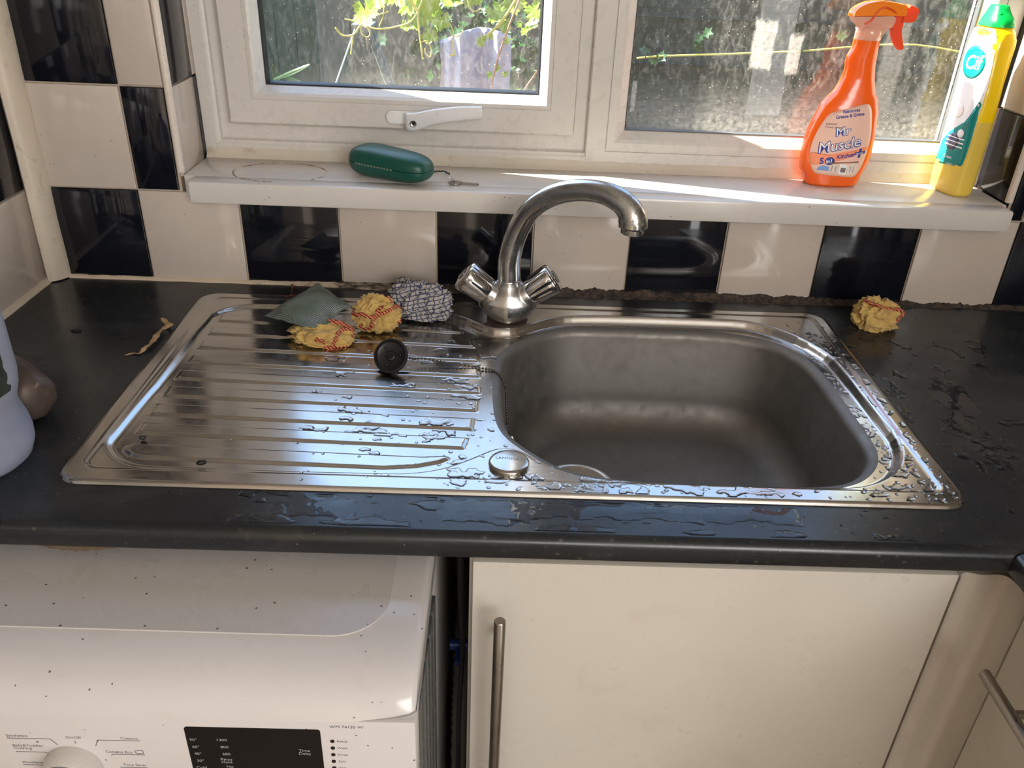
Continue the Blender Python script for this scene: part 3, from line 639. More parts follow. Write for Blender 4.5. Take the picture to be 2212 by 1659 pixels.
# blue tarpaulin hanging in folds
x = NT('blue_tarpaulin'); x.set(col=x.mix(x.ramp(x.noise(8, 5, .6), [(.35, 0.0), (.7, 1.0)]), srgb(120, 132, 170), srgb(168, 176, 200)), rough=.5)
def sheet(mb, nx, nz, fn, th=.003):
    vs = []; fs = []
    for s in (0, 1):
        for j in range(nz+1):
            for i in range(nx+1): p = Vector(fn(i/nx, j/nz)); vs.append((p.x, p.y+s*th, p.z))
    n = (nx+1)*(nz+1)
    for j in range(nz):
        for i in range(nx):
            a = j*(nx+1)+i; q = (a, a+1, a+nx+2, a+nx+1); fs.append(q); fs.append(tuple(k+n for k in q[::-1]))
    for j in range(nz):
        for i in (0, nx): a = j*(nx+1)+i; fs.append((a, a+nx+1, a+nx+1+n, a+n))
    for i in range(nx):
        for j in (0, nz): a = j*(nx+1)+i; fs.append((a, a+1, a+1+n, a+n))
    return mb.add(vs, fs)
mb = MB(); sheet(mb, 44, 30, lambda s, t: (.505+.19*s-.010*t+.004*math.sin(t*9), 1.15+.010*math.sin(s*11+t*1.5)+.003*math.sin(s*37), -.14+t*(.37+.03*math.sin(s*3.0-.3))))
tp = mb.build('tarpaulin', x.m, smooth=True); tag(tp, 'pale blue tarpaulin hanging in folds in the garden behind the left pane', 'tarpaulin')
# stepladder, grey-blue
ml = plain('ladder_aluminium', (78, 96, 102), .6, .2); ld = empty('stepladder', (.25, 1.45, -1)); tag(ld, 'folding grey stepladder standing open in the garden beyond the left pane', 'ladder')
for s, dx in ((-1, -.16), (1, .13)):
    for yy in (1.40, 1.46):
        MB().tube([(.255+s*.012, yy, .225), (.255+s*.012+dx*3.3, yy+.02, -1.0)], .0085, 8).build('leg', ml, ld, auto=60)
MB().box(.225, .285, 1.385, 1.475, .222, .230, .002).build('top_step', ml, ld)
for k in range(4): z = -.05-.23*k; q = (.225-z)/1.225; MB().box(.243-.53*q, .243-.53*q+.05, 1.40, 1.47, z, z+.02, .002).build('step', ml, ld)
# foliage
def leaf_mat(name, c0, c1, tr=.5):
    x = NT(name); x.t.nodes.remove(x.b); c = x.mix(x.noise(14, 3), srgb(*c0), srgb(*c1))
    d = x.n('BsdfDiffuse'); t = x.n('BsdfTranslucent'); g = x.n('BsdfGlossy'); g.inputs['Roughness'].default_value = .35; x.l(c, d.inputs[0]); x.l(c, t.inputs[0])
    m = x.n('MixShader'); m.inputs[0].default_value = tr; x.l(d.outputs[0], m.inputs[1]); x.l(t.outputs[0], m.inputs[2])
    m2 = x.n('MixShader'); m2.inputs[0].default_value = .05; x.l(m.outputs[0], m2.inputs[1]); x.l(g.outputs[0], m2.inputs[2]); x.l(m2.outputs[0], x.out.inputs[0]); return x.m
M_leaf = leaf_mat('vine_leaf', (120, 165, 40), (178, 205, 70)); M_dleaf = leaf_mat('dark_leaf', (34, 66, 34), (52, 92, 44), .3); M_fern = leaf_mat('green_leaf', (34, 68, 34), (48, 88, 42), .3)
M_stem = plain('vine_stem', (176, 176, 84), .6); M_brown = plain('rose_stem', (150, 112, 92), .7)
def vine_outline():
    P = []
    for k in range(60):
        a = -math.pi/2+2*math.pi*k/60; u = 2*math.pi*k/60
        r = .62+.26*abs(math.cos(2.5*(u-math.pi)))**1.2-(.45 if k in (0, 59, 1) else 0); r *= 1+.09*((k % 3)-1)
        P.append((r*math.cos(a), r*math.sin(a)+.1))
    return P
VO = vine_outline()
def add_leaf(mb, c, size, nrm, up, outline=VO, cup=.25, mi=0):
    n = Vector(nrm).normalized(); u = Vector(up); u = (u-n*u.dot(n)).normalized(); s = u.cross(n); c = Vector(c); vs = []; fs = []
    K = 3; N_ = len(outline)
    for side in (0, 1):
        b0 = len(vs); vs.append(c+n*(-.0002*side))
        for k in range(1, K+1):
            for p in outline:
                q = k/K; d = math.hypot(*p)*q; h = cup*d*d-.10*abs(p[0])*q+.04*math.sin(p[0]*q*14)*q
                vs.append(c+(s*p[0]+u*p[1])*size*q+n*(h*size-.0002*side))
        for j in range(N_): fs.append((b0, b0+1+j, b0+1+(j+1) % N_))
        for k in range(K-1):
            for j in range(N_): a = b0+1+k*N_+j; b = b0+1+k*N_+(j+1) % N_; fs.append((a, a+N_, b+N_, b))
    mb.add(vs, fs, mi)
rv = lambda: Vector((random.uniform(-1, 1), random.uniform(-1, 1), random.uniform(-1, 1)))
gv = empty('grape_vine', (.45, .6, .4)); tag(gv, 'sunlit yellow-green grapevine with curling tendrils hanging outside the left pane', 'vine')
mb = MB()
leaves = [(.395, .345, .034), (.412, .372, .034), (.500, .338, .030), (.520, .362, .038), (.545, .335, .022), (.475, .322, .015), (.478, .365, .032), (.455, .385, .036), (.522, .305, .022), (.565, .372, .03), (.605, .385, .03), (.652, .347, .028), (.672, .330, .018), (.69, .375, .03), (.735, .352, .027), (.728, .332, .018), (.36, .40, .035), (.57, .41, .05), (.66, .41, .04), (.44, .43, .05), (.73, .42, .04), (.31, .42, .035)]
for X, Z, s in leaves: add_leaf(mb, (X, .60+random.uniform(-.03, .05), Z), s, Vector((-.35, -1, .35))+rv()*.45, Vector((0, 0, -1))+rv()*.5)
for k in range(20): add_leaf(mb, (random.uniform(-.3, 1.4), random.uniform(.5, 1.3), random.uniform(.47, 1.0)), random.uniform(.03, .06), Vector((-.2, -1, .5))+rv()*.7, Vector((0, 0, -1))+rv()*.6)
mb.build('foliage', M_leaf, gv, smooth=True)
mb = MB()
def tend(pts, r=.0013): mb.tube(smooth_path(pts, 6), r, 6)
y = .58
tend([(.52, y, .40), (.49, y, .335), (.455, y, .318), (.415, y, .312), (.385, y, .318), (.368, y, .300), (.345, y, .298), (.332, y, .312)], .0018)
tend([(.368, y, .300), (.364, y, .283), (.360, y, .262)], .0014)
tend([(.385, y, .318), (.383, y, .305), (.393, y, .296), (.401, y, .301), (.398, y, .311), (.390, y, .316)])
tend([(.44, y, .345), (.41, y, .335), (.385, y, .325), (.352, y, .328)], .0014)
tend([(.405, y, .39), (.404, y, .352), (.402, y, .328)], .0012); tend([(.432, y, .36), (.428, y, .335), (.420, y, .317)], .0012)
tend([(.497, y, .345), (.499, y, .32), (.503, y, .285), (.506, y, .258)], .0018); tend([(.502, y, .290), (.515, y, .293), (.524, y, .278), (.521, y, .264), (.512, y, .270), (.511, y, .280)], .0013)
tend([(.56, y, .33), (.568, y, .312), (.568, y, .285), (.571, y, .270), (.560, y, .268)], .0015); tend([(.568, y, .305), (.580, y, .305), (.588, y, .315)], .0012)
tend([(.59, y, .40), (.600, y, .36), (.612, y, .352), (.624, y, .358)], .0013)
tend([(.70, y, .39), (.672, y, .345), (.648, y, .318), (.628, y, .302)], .0028)
tend([(.45, y+.03, .55), (.47, y, .40), (.50, y, .345)], .003); tend([(-.3, y+.2, .62), (.3, y+.1, .52), (.8, y+.1, .56), (1.4, y+.2, .6)], .006)
mb.build('tendrils', M_stem, gv, smooth=True)
ivy = [(0, 1), (.25, .45), (.75, .5), (.5, .05), (.62, -.45), (.2, -.4), (0, -.6), (-.2, -.4), (-.62, -.45), (-.5, .05), (-.75, .5), (-.25, .45)]
oval = [(.34*math.sin(2*math.pi*k/16), math.cos(2*math.pi*k/16)) for k in range(16)]
rb = empty('climbing_rose', (.66, .55, 0)); tag(rb, 'thin brown thorny rose stem with small green leaflets behind the left pane', 'plant')
mb = MB(); mb.tube(smooth_path([(.640, .55, .12), (.646, .55, .20), (.660, .55, .27), (.680, .55, .33), (.705, .55, .40), (.73, .55, .5)], 6), .0022, 7)
mb.tube(smooth_path([(.688, .60, .15), (.715, .60, .20), (.745, .60, .245), (.78, .6, .29)], 5), .0018, 6)
for k in range(14): t = k/13; c = Vector((.642+.06*t, .55, .14+.22*t)); mb.tube([c, c+Vector((.006*(-1)**k, 0, .002))], [.0012, .0002], 5)
mb.build('stem', M_brown, rb, smooth=True)
mb = MB()
for X, Z, dx in ((.655, .238, -1), (.665, .240, 1), (.659, .250, 0), (.655, .310, -1), (.665, .303, 1), (.640, .305, -1), (.650, .196, 1), (.658, .205, 1), (.672, .202, 1), (.69, .335, 1), (.70, .322, 1), (.635, .298, -1), (.69, .208, 1)):
    add_leaf(mb, (X+dx*.010, .55, Z), random.uniform(.009, .013), Vector((0, -1, .3))+rv()*.4, Vector((dx, 0, .2))+rv()*.3, ivy)
mb.build('foliage', M_leaf, rb, smooth=True)
bb = empty('bush', (.50, 1.8, -1)); tag(bb, 'dark leafy bush growing against the grey fence in the garden', 'bush')
mb = MB()
for k in range(340):
    c = Vector((random.gauss(.56, .10), random.gauss(1.95, .08), random.uniform(-.5, .28))); add_leaf(mb, c, random.uniform(.018, .035), Vector((0, -1, .5))+rv()*.8, rv(), ivy)
mb.build('foliage', M_dleaf, bb, smooth=True); MB().tube([(.56, 1.95, -1), (.56, 1.95, 0)], .02, 8).build('trunk', M_brown, bb)
bb2 = empty('bush', (1.0, 1.4, -1)); tag(bb2, 'dark ivy bush filling the gap behind the right side of the left pane', 'bush')
mb = MB()
for k in range(420):
    c = Vector((random.uniform(.66, 1.0), random.uniform(1.45, 1.6), random.uniform(-.5, .55))); add_leaf(mb, c, random.uniform(.015, .03), Vector((0, -1, .5))+rv()*.8, rv(), ivy)
mb.build('foliage', M_dleaf, bb2, smooth=True); MB().tube([(.86, 1.52, -1), (.86, 1.52, .4)], .015, 8).build('trunk', M_brown, bb2)
fe = empty('lily_plant', (.2, .5, .1)); tag(fe, 'green long-leaved plant low in the left corner of the left pane', 'plant')
mb = MB(); lance = [(.11*math.sin(2*math.pi*k/16), math.cos(2*math.pi*k/16)) for k in range(16)]
for (X, Z), d, s in (((.257, .236), (1, 0, .45), .040), ((.255, .222), (1, 0, -.35), .045), ((.262, .216), (1, 0, -.5), .040), ((.222, .232), (-.1, 0, 1), .018), ((.236, .212), (.8, 0, -.2), .016), ((.216, .20), (-.5, 0, .3), .018)):
    add_leaf(mb, (X, .5, Z), s, Vector((0, -1, .3)), d, lance if s > .03 else oval, .15)
mb.build('foliage', M_fern, fe, smooth=True); MB().tube(smooth_path([(.205, .5, .0), (.212, .5, .17), (.228, .5, .215), (.236, .5, .226)], 5), .0018, 6).build('stem', M_fern, fe, smooth=True)
st = empty('bramble_shoot', (1.1, 1.3, .1)); tag(st, 'thin green shoot reaching across the dark fence behind the right pane', 'plant')
mb = MB(); mb.tube(smooth_path([(1.05, 1.3, .180), (1.12, 1.3, .188), (1.30, 1.3, .200), (1.50, 1.3, .215), (1.9, 1.3, .24), (2.25, 1.32, .10), (2.35, 1.35, -.5), (2.36, 1.35, -1.0)], 6), .003, 6); mb.build('stem', M_stem, st, smooth=True)
mb = MB()
for X, Z in ((1.07, .20), (1.10, .175), (1.12, .185), (1.22, .24), (1.24, .255), (1.22, .215), (1.45, .24), (1.52, .225), (1.62, .26)): add_leaf(mb, (X, 1.3, Z), .022, Vector((0, -1, .3))+rv()*.5, rv(), ivy)
mb.build('foliage', M_fern, st, smooth=True)

# ------------------------------------------------------------------ washing machine
M_enamel = dirty('white_enamel', (208, 203, 201), .16, speck=.9, stain=.12, scale=14)
M_lid = dirty('worn_white_lid', (196, 190, 186), .30, (150, 120, 90), speck=1.6, stain=.2, scale=12)
wm = empty('washing_machine', (.32, -.42, -.9)); tag(wm, 'white front-loading washing machine with grimy top pushed under the worktop', 'washing machine')
WX0, WX1, FY = .022, .6165, -.739
pl = [(-.08, -.049), (-.60, -.047), (-.655, -.047), (-.685, -.0485), (-.705, -.053), (-.722, -.0605), (-.734, -.072), (-.7405, -.083), (-.742, -.089), (-.737, -.0895)]
rs = []
for X, k in ((WX0, 0), (WX0+.004, .6), (WX0+.02, 1), (.50, 1), (.560, 1), (WX1-.018, .96), (WX1-.006, .80), (WX1-.001, .42), (WX1, 0)):
    rr_ = []
    for i, (y, z) in enumerate(pl):
        dz = -.0035*(1-k); yy = y
        if i >= 5: dz += (1-k)*.004; yy = y+(1-k)*.006
        if X > .55 and i >= 8: dz += .010*((X-.55)/.066)
        rr_.append((X, yy, z+dz))
    rs.append(rr_+[(X, -.70, -.10), (X, -.08, -.10)])
top = MB().rings(rs).build('top_cover', M_enamel, wm, auto=45)
mb = MB(); P = [(.06, -.10), (.060, -.681), (.530, -.6835)]+[(.535+.048*math.sin(R(a)), -.6355-.048*math.cos(R(a))) for a in range(0, 91, 10)]+[(.583, -.10)]
mb.prism(P, lambda a, b: (a, b, -.0480), lambda a, b: (a, b, -.0462)); mb.build('top_panel', M_lid, wm, auto=40)
mb = MB(); mb.box(WX0+.001, WX1-.001, -.735, -.08, -.88, -.09, .003); mb.build('body', M_enamel, wm, auto=40)
mb = MB()
for k in range(5): mb.box(WX1-.002, WX1+.0005+.0007*k, -.715+.030*k, -.690+.030*k, -.86, -.104, .0006)
mb.build('side_seam', dirty('side_panel_grey', (74, 78, 78), .25, speck=.6, stain=.5), wm, auto=40)
mb = MB(); mb.box(WX0, WX1-.0005, FY, -.70, -.235, -.0905, .0025); fas = mb.build('control_panel', M_enamel, wm, auto=40)
MB().box(WX0+.002, WX1-.002, -.737, -.70, -.87, -.238, .004).build('front_panel', M_enamel, wm, auto=40)
mb = MB(); mb.lathe([(.135, 0), (.14, .006), (.14, .012), (.17, .014), (.175, .008), (.175, 0)], (.32, -.737, -.52), (0, -1, 0), 48); dr = mb.build('door_ring', plain('door_ring', (200, 200, 200), .25), wm, auto=40)
mb = MB(); mb.lathe([(.139, 0), (.12, .012), (.06, .018), (.001, .02)], (.32, -.738, -.52), (0, -1, 0), 48); mb.build('door_glass', plain('door_glass', (20, 22, 26), .05), dr, auto=60)
M_ink = plain('grey_print', (84, 80, 84), .5); M_lite = plain('pale_print', (168, 166, 166), .5); M_disp = plain('black_display', (14, 15, 18), .08)
P = rrect(.4155, .5330, -.205, -.1015, .0028)
disp = MB().prism(P, lambda a, b: (a, FY+.001, b), lambda a, b: (a, FY-.0006, b)).build('display_window', M_disp, fas, auto=40)
fp = lambda cx, cz, o=0: (lambda a, b, h: (cx+a, FY-o-h, cz+b))
for s, X, Z in (('90°', .4215, -.1195), ('60°', .4225, -.1288), ('40°', .4230, -.1382), ('30°', .4238, -.1478), ('Cold', .4235, -.1570), ('1300', .4460, -.1190), ('800', .4475, -.1284), ('600', .4480, -.1378), ('Rinse\nHold', .4470, -.1450), ('No\nSpin', .4490, -.1550), ('Time\nDelay', .5175, -.1308)):
    text_obj(s, 'display_text', M_lite, .0046, fp(X, Z, .0006), disp, xs=1.05)
MB().box(.5125, .5235, FY-.0009, FY, -.1260, -.1170, .0003).build('delay_button', plain('button_black', (8, 9, 12), .3), disp)
mb = MB()
for k in range(5): mb.lathe([(.0019, 0), (.0019, .0008), (.0001, .001)], (.5428-.0002*k, FY+.0002, -.1163-.00905*k), (0, -1, 0), 20)
mb.build('indicator_lights', plain('indicator_dark', (30, 22, 20), .2), fas, auto=40)
for k, s in enumerate(('Ready', 'Wash', 'Rinse', 'Spin', 'End')): text_obj(s, 'printed_text', M_ink, .0036, fp(.5464, -.1176-.00905*k), fas, 'LEFT', xs=1.1)
text_obj('WM 74135 W', 'printed_text', plain('dark_print', (52, 52, 60), .5), .0047, fp(.5560, -.0990), fas, xs=1.05)
for s, X, Z, al in (('Synthetics', .2590, -.1202, 'LEFT'), ('On/Off', .3170, -.1210, 'CENTER'), ('Cottons', .3735, -.1205, 'RIGHT'), ('Baby&Toddler\nClothing', .2615, -.1330, 'LEFT'), ('Cottons Eco', .3650, -.1390, 'RIGHT'), ('Woollens', .2640, -.1560, 'LEFT'), ('Time Saver', .3745, -.1565, 'RIGHT')):
    text_obj(s, 'printed_text', M_ink, .0044, fp(X, Z), fas, al, xs=1.05)
mb = MB()
def pline(mb, pts, w_=.00028):
    for (a, b), (c_, d) in zip(pts[:-1], pts[1:]):
        dx, dz = c_-a, d-b; L = math.hypot(dx, dz); nx, nz = -dz/L*w_, dx/L*w_
        mb.prism([(a+nx, b+nz), (c_+nx, d+nz), (c_-nx, d-nz), (a-nx, b-nz)], lambda p, q: (p, FY+.0002, q), lambda p, q: (p, FY-.0002, q))
pline(mb, [(.2590, -.1222), (.2965, -.1222), (.3015, -.1300)]); pline(mb, [(.3175, -.1240), (.3176, -.1275)]); pline(mb, [(.3745, -.1222), (.3375, -.1222), (.3345, -.1300)])
pline(mb, [(.2625, -.1402), (.2880, -.1402), (.2915, -.1425)]); pline(mb, [(.3755, -.1408), (.3480, -.1408), (.3455, -.1425)]); pline(mb, [(.2645, -.1580), (.2885, -.1580)]); pline(mb, [(.3500, -.1588), (.3750, -.1588)])
pline(mb, [(.3680, -.1355), (.3745, -.1350), (.3745, -.1390), (.3690, -.1390), (.3670, -.1370), (.3680, -.1355)], .00022)
mb.build('printed_lines', M_ink, fas)
mb = MB(); dcx, dcz = .3105, -.1565
mb.lathe([(.0250, 0), (.0252, .002), (.0245, .008), (.0232, .0165), (.0220, .0185)], (dcx, FY+.0005, dcz), (0, -1, 0), 56); dial = mb.build('programme_dial', dirty('dial_white', (206, 200, 194), .3, speck=.4, stain=.35, scale=60), fas, auto=40)
mb = MB(); mb.lathe([(.0192, .0178), (.0220, .0180), (.0223, .0194), (.0192, .0197), (.0190, .0178)], (dcx, FY, dcz), (0, -1, 0), 56); mb.box(dcx-.0009, dcx+.0009, FY-.0196, FY-.0178, dcz+.002, dcz+.019, .0002); mb.build('dial_ring', plain('dial_grey', (136, 132, 132), .35), dial, auto=40)

# ------------------------------------------------------------------ gap behind: pipes
x = NT('dark_void_wall'); x.set(col=x.mix(x.noise(9, 5), srgb(42, 38, 34), srgb(78, 64, 52)), rough=.9)
hs = empty('waste_hose', (.636, -.3, -.9)); tag(hs, 'grey corrugated waste hose in the dark gap beside the washing machine', 'hose')
pts = smooth_path([(.634, -.10, -.50), (.634, -.20, -.49), (.636, -.32, -.53), (.636, -.36, -.62), (.637, -.40, -.88)], 14)
MB().tube(pts, [.011+.0022*(i % 2) for i in range(len(pts))], 14).build('hose_body', plain('hose_grey', (150, 146, 138), .5), hs, auto=60)
vl = MB(); vl.tube([(.622, -.36, -.40), (.6535, -.36, -.40)], .008, 14); vl.tube([(.636, -.37, -.40), (.636, -.395, -.40)], .006, 12); o = vl.build('supply_pipe', plain('blue_valve', (34, 58, 130), .4), auto=40); tag(o, 'blue plastic water valve on a pipe in the dark gap', 'valve')
o = MB().tube(smooth_path([(.640, -.42, -.06), (.641, -.46, -.20), (.643, -.43, -.34), (.640, -.46, -.46), (.642, -.47, -.88)], 8), .0035, 8).build('power_cable', plain('cable_black', (24, 24, 26), .5), smooth=True); tag(o, 'black cable hanging down the gap between machine and cupboard', 'cable')

# ------------------------------------------------------------------ cupboards
M_door = dirty('ivory_laminate', (206, 199, 188), .34, speck=.0, stain=.13, scale=16)
M_carc = dirty('carcass_white', (206, 200, 188), .4, speck=.4, stain=.25)
M_bar = steel('bar_handle_steel', .3, (.36, .33, .29), (30, 30, 1))
cb = empty('base_cabinet', (.905, -.30, -.9)); tag(cb, 'ivory base cupboard under the sink bowl with a long steel bar handle', 'cabinet')
mb = MB(); a, b = .6545, 1.162
mb.box(a, a+.018, -.557, -.03, -.78, -.0285, .0008); mb.box(b-.018, b, -.557, -.03, -.78, -.0285, .0008); mb.box(a+.018, b-.018, -.545, -.03, -.78, -.762, .0008); mb.box(a+.018, b-.018, -.557, -.475, -.0445, -.0285, .0008); mb.box(a+.018, b-.018, -.04, -.03, -.762, -.10)
mb.build('carcass', M_carc, cb, auto=40)
door = MB().box(.6585, 1.1575, -.576, -.5585, -.765, -.0515, .0016).build('door', M_door, cb, auto=40)
mb = MB(); mb.tube([(.6877, -.611, -.0965), (.6877, -.611, -.0975), (.6877, -.611, -.4325), (.6877, -.611, -.4335)], [.0052, .0060, .0060, .0052], 24)
for z in (-.140, -.390): mb.tube([(.6877, -.6115, z), (.6877, -.575, z)], .0042, 14)
mb.build('bar_handle', M_bar, door, auto=40)
MB().box(.66, 1.16, -.52, -.505, -.9, -.765).build('plinth', M_carc, cb)
# fluted corner post between the two runs
pc = smooth_path([(1.1605, -.5745), (1.1640, -.5690), (1.1700, -.5655), (1.1760, -.5665), (1.1840, -.5685), (1.1950, -.5680), (1.2060, -.5680), (1.2130, -.5730), (1.2155, -.5830), (1.2160, -.5960), (1.2130, -.6060), (1.2085, -.6120)], 5)
th = [Vector((p.x+.007 if p.y < -.58 else p.x, p.y+.012 if p.x < 1.205 else p.y+.008)) for p in pc]
mb = MB(); loop = [(p.x, p.y) for p in pc]+[(1.2225, -.6120), (1.2245, -.596), (1.2240, -.5700), (1.2150, -.5575), (1.1800, -.5545), (1.1625, -.5565)]
mb.rings([[(p, q, z) for p, q in loop] for z in (-.78, -.0565)])
o = mb.build('corner_post', M_door, auto=35); tag(o, 'ivory curved corner post joining the sink cupboard and the right-hand cupboards', 'post')
cb2 = empty('base_cabinet', (1.5, -.9, -.9)); tag(cb2, 'ivory drawer cupboard facing left at the right-hand edge', 'cabinet')
mb = MB(); mb.box(1.226, 1.78, -1.20, -.615, -.78, -.045, .001); mb.build('carcass', wood('carcass_chipboard', (92, 60, 38), (120, 84, 56), (6, 6, 1)), cb2, auto=40)
o = MB().box(1.2085, 1.2255, -1.195, -.6150, -.1745, -.0515, .0016).build('drawer', M_door, cb2, auto=40)
o2 = MB().box(1.2085, 1.2255, -1.195, -.6150, -.765, -.1775, .0016).build('door', M_door, cb2, auto=40)
mb = MB(); mb.tube([(1.172, -.6405, -.1205), (1.172, -.6415, -.1205), (1.172, -.9715, -.1205), (1.172, -.9725, -.1205)], [.0052, .006, .006, .0052], 24)
for y in (-.690, -.92): mb.tube([(1.172, y, -.1205), (1.2095, y, -.1205)], .0042, 12)
mb.build('bar_handle', M_bar, o, auto=40)

# ------------------------------------------------------------------ tap
x = NT('worn_chrome_tap'); v = x.coord(); lime = x.ramp(x.noise(34, 6, .75, v, .8), [(.50, 0.0), (.72, 1.0)])
sepz = x.n('SeparateXYZ'); x.l(v, sepz.inputs[0])
moss = x.math('MULTIPLY', x.ramp(sepz.outputs[0], [(.81, 0.0), (.87, 1.0)]), x.ramp(x.noise(150, 5, .7, v), [(.54, 0.0), (.60, 1.0)]))
c = x.mix(x.math('MULTIPLY', lime, .35), (.50, .50, .49, 1), (.66, .63, .58, 1)); c = x.mix(moss, c, srgb(74, 66, 36))
x.set(col=c, metal=x.math('SUBTRACT', 1.0, x.math('MULTIPLY', moss, .9)), rough=x.ramp(x.noise(20, 6, .7, v), [(.3, .16), (.75, .36)])); x.bump(x.noise(90, 5, .7, v), .08, .001); M_tap = x.m
M_chrome = NT('bright_chrome'); M_chrome.set(col=(.62, .62, .62, 1), metal=1, rough=.09); M_chrome = M_chrome.m
tap = empty('mixer_tap', (.690, -.112, 0)); tag(tap, 'chrome swan-neck mixer tap with two angled knobs behind the sink', 'tap')
tx, ty, tz = .690, -.1090, .0035
mb = MB()
# bulbous V-shaped body: rings of ellipses rising, widening sideways
prof = [(0, .0240, .0235), (.002, .0262, .0258), (.007, .0300, .0280), (.014, .0365, .0295), (.022, .0430, .0295), (.030, .0445, .0285), (.037, .0405, .0262), (.044, .0320, .0235), (.050, .0232, .0203), (.055, .0190, .0180), (.059, .0177, .0172), (.062, .0172, .0170)]
rs = []
for h, a, b in prof:
    rr_ = []
    for k in range(48):
        an = 2*math.pi*k/48; c_, s_ = math.cos(an), math.sin(an)
        X = a*math.copysign(abs(c_)**(1.0), c_); Y = b*math.copysign(abs(s_)**1.0, s_)
        if s_ < 0: Y *= 1+.05*math.exp(-(c_*5)**2)
        rr_.append((tx+X, ty+Y, tz+h))
    rs.append(rr_)
mb.rings(rs)
for s in (-1, 1):
    ax = Vector((s*.80, -.03, .60)).normalized()
    mb.lathe([(.020, .0), (.0215, .018), (.0205, .034), (.0195, .0400)], Vector((tx, ty, tz+.020)), ax, 36)
body = mb.build('tap_body', M_tap, tap); md = body.modifiers.new('m', 'REMESH'); md.mode = 'VOXEL'; md.voxel_size = .0011; md.use_smooth_shade = True
md = body.modifiers.new('s', 'SMOOTH'); md.iterations = 9; md.factor = .6
for s in (-1, 1):
    ax = Vector((s*.80, -.03, .60)).normalized(); o0 = Vector((tx, ty, tz+.020)); mb = MB(); n = 72
    x_ = ax.orthogonal().normalized(); y_ = ax.cross(x_); rs = []
    for h, r, lob in ((.0385, .0160, 0), (.0390, .0196, .2), (.0405, .0204, .5), (.053, .0214, .9), (.068, .0230, 1), (.0775, .0238, 1), (.0798, .0228, 1), (.0815, .0200, .8), (.0828, .0120, .4), (.0832, .0010, 0)):
        rr_ = []
        for k in range(n):
            an = 2*math.pi*k/n; f_ = abs(math.cos(2*an+.4))**.6; q = r*(1-lob*.13*(1-f_)); rr_.append(o0+ax*h+(x_*math.cos(an)+y_*math.sin(an))*q)
        rs.append(rr_)
    mb.rings(rs); kb = mb.build('tap_knob', M_chrome, tap, auto=40)
    mb = MB(); mb.lathe([(.0100, .0815), (.0098, .0838), (.0001, .0842)], o0, ax, 28); mb.build('knob_cap', plain('cap_smoke', (70, 74, 80), .1, .4), kb, auto=40)
sp = smooth_path([(.6900, -.1090, .058), (.6900, -.1090, .0700), (.6895, -.1092, .0935), (.6945, -.1115, .1229), (.7030, -.1156, .1483), (.7168, -.1244, .1752), (.7416, -.1402, .1985), (.7720, -.1600, .2130), (.8024, -.1797, .2174), (.8240, -.1940, .2125), (.8375, -.2028, .2020), (.8425, -.2060, .1900), (.8432, -.2065, .1830)], 5)
rad = np.interp(np.arange(len(sp)), [0, 5, 20, 32, 40, 48, 53, 60], [.0165, .0166, .0150, .0142, .0143, .0160, .0182, .0188])
mb = MB().tube(sp, list(map(float, rad)), 36); mb.build('spout', M_tap, tap, smooth=True)
mb = MB(); mb.lathe([(.0172, 0), (.0176, .0008), (.0176, .0016), (.0170, .0024)], (tx, ty, .0640), (0, 0, 1), 40); mb.build('collar_ring', M_chrome, tap, auto=40)
mb = MB(); e = sp[-1]; mb.lathe([(.0188, .0005), (.0168, -.0015), (.0150, -.002), (.0148, -.0085), (.0138, -.0095), (.0115, -.0095), (.0112, -.004), (.0001, -.004)], e, (0.02, 0, 1), 36); mb.build('aerator', M_tap, tap, auto=40)
mb = MB(); mb.lathe([(.030, -.0002), (.0300, .0014), (.0265, .0022), (.024, .002)], (tx, ty, .0024), (0, 0, 1), 40); mb.build('base_gasket', plain('brown_gasket', (52, 40, 32), .6), tap, auto=40)

# ------------------------------------------------------------------ plug and chain
plug = empty('sink_plug', (.538, -.262, .004)); tag(plug, 'round black rubber sink plug with ball chain leaning on the steel drainer', 'plug')
pn = Vector((-.22, -.80, .62)).normalized(); pc_ = Vector((.5385, -.262, .0155))
M_rub = plain('black_rubber_plug', (20, 20, 22), .35)
mb = MB(); mb.lathe([(.0185, -.010), (.0195, -.006), (.0200, -.003), (.0228, -.002), (.0232, .0005), (.0225, .0020), (.0200, .0022), (.0192, .0002), (.0180, -.0008), (.0070, -.0008), (.0062, .0012), (.0050, .0020), (.0034, .0018), (.0030, -.001), (.0001, -.001)], pc_, pn, 56)
pb = mb.build('plug_body', M_rub, plug, auto=50)
x_ = pn.orthogonal().normalized(); y_ = pn.cross(x_)
mb = MB()
for k in range(3):
    a = R(20+120*k); d = x_*math.cos(a)+y_*math.sin(a); mb.sphere(pc_+d*.0125+pn*-.0006, .0022, 10)
mb.build('moulded_studs', M_rub, pb, smooth=True)
ch = smooth_path([(.5590, -.2560, .0100), (.5680, -.2480, .0040), (.5795, -.2420, .0020), (.6069, -.2445, -.0010), (.6315, -.2450, -.0040), (.6480, -.2455, -.0068), (.6600, -.2470, -.0074), (.6700, -.2500, -.0076), (.6785, -.2560, -.0090), (.6845, -.2640, -.0130), (.6885, -.2760, -.0180), (.6900, -.2920, -.0220), (.6905, -.3120, -.0260), (.6920, -.3400, -.0330), (.6950, -.3560, -.0400)], 12)
mb = MB(); L = 0; last = 0; mb.tube(ch, .0004, 5)
for i in range(1, len(ch)):
    L += (ch[i]-ch[i-1]).length
    if L-last >= .0041: mb.sphere(ch[i]+Vector((0, 0, .0006)), .0018, 8); last = L
mb.build('ball_chain', plain('chain_steel', (96, 90, 84), .3, 1), plug, smooth=True)

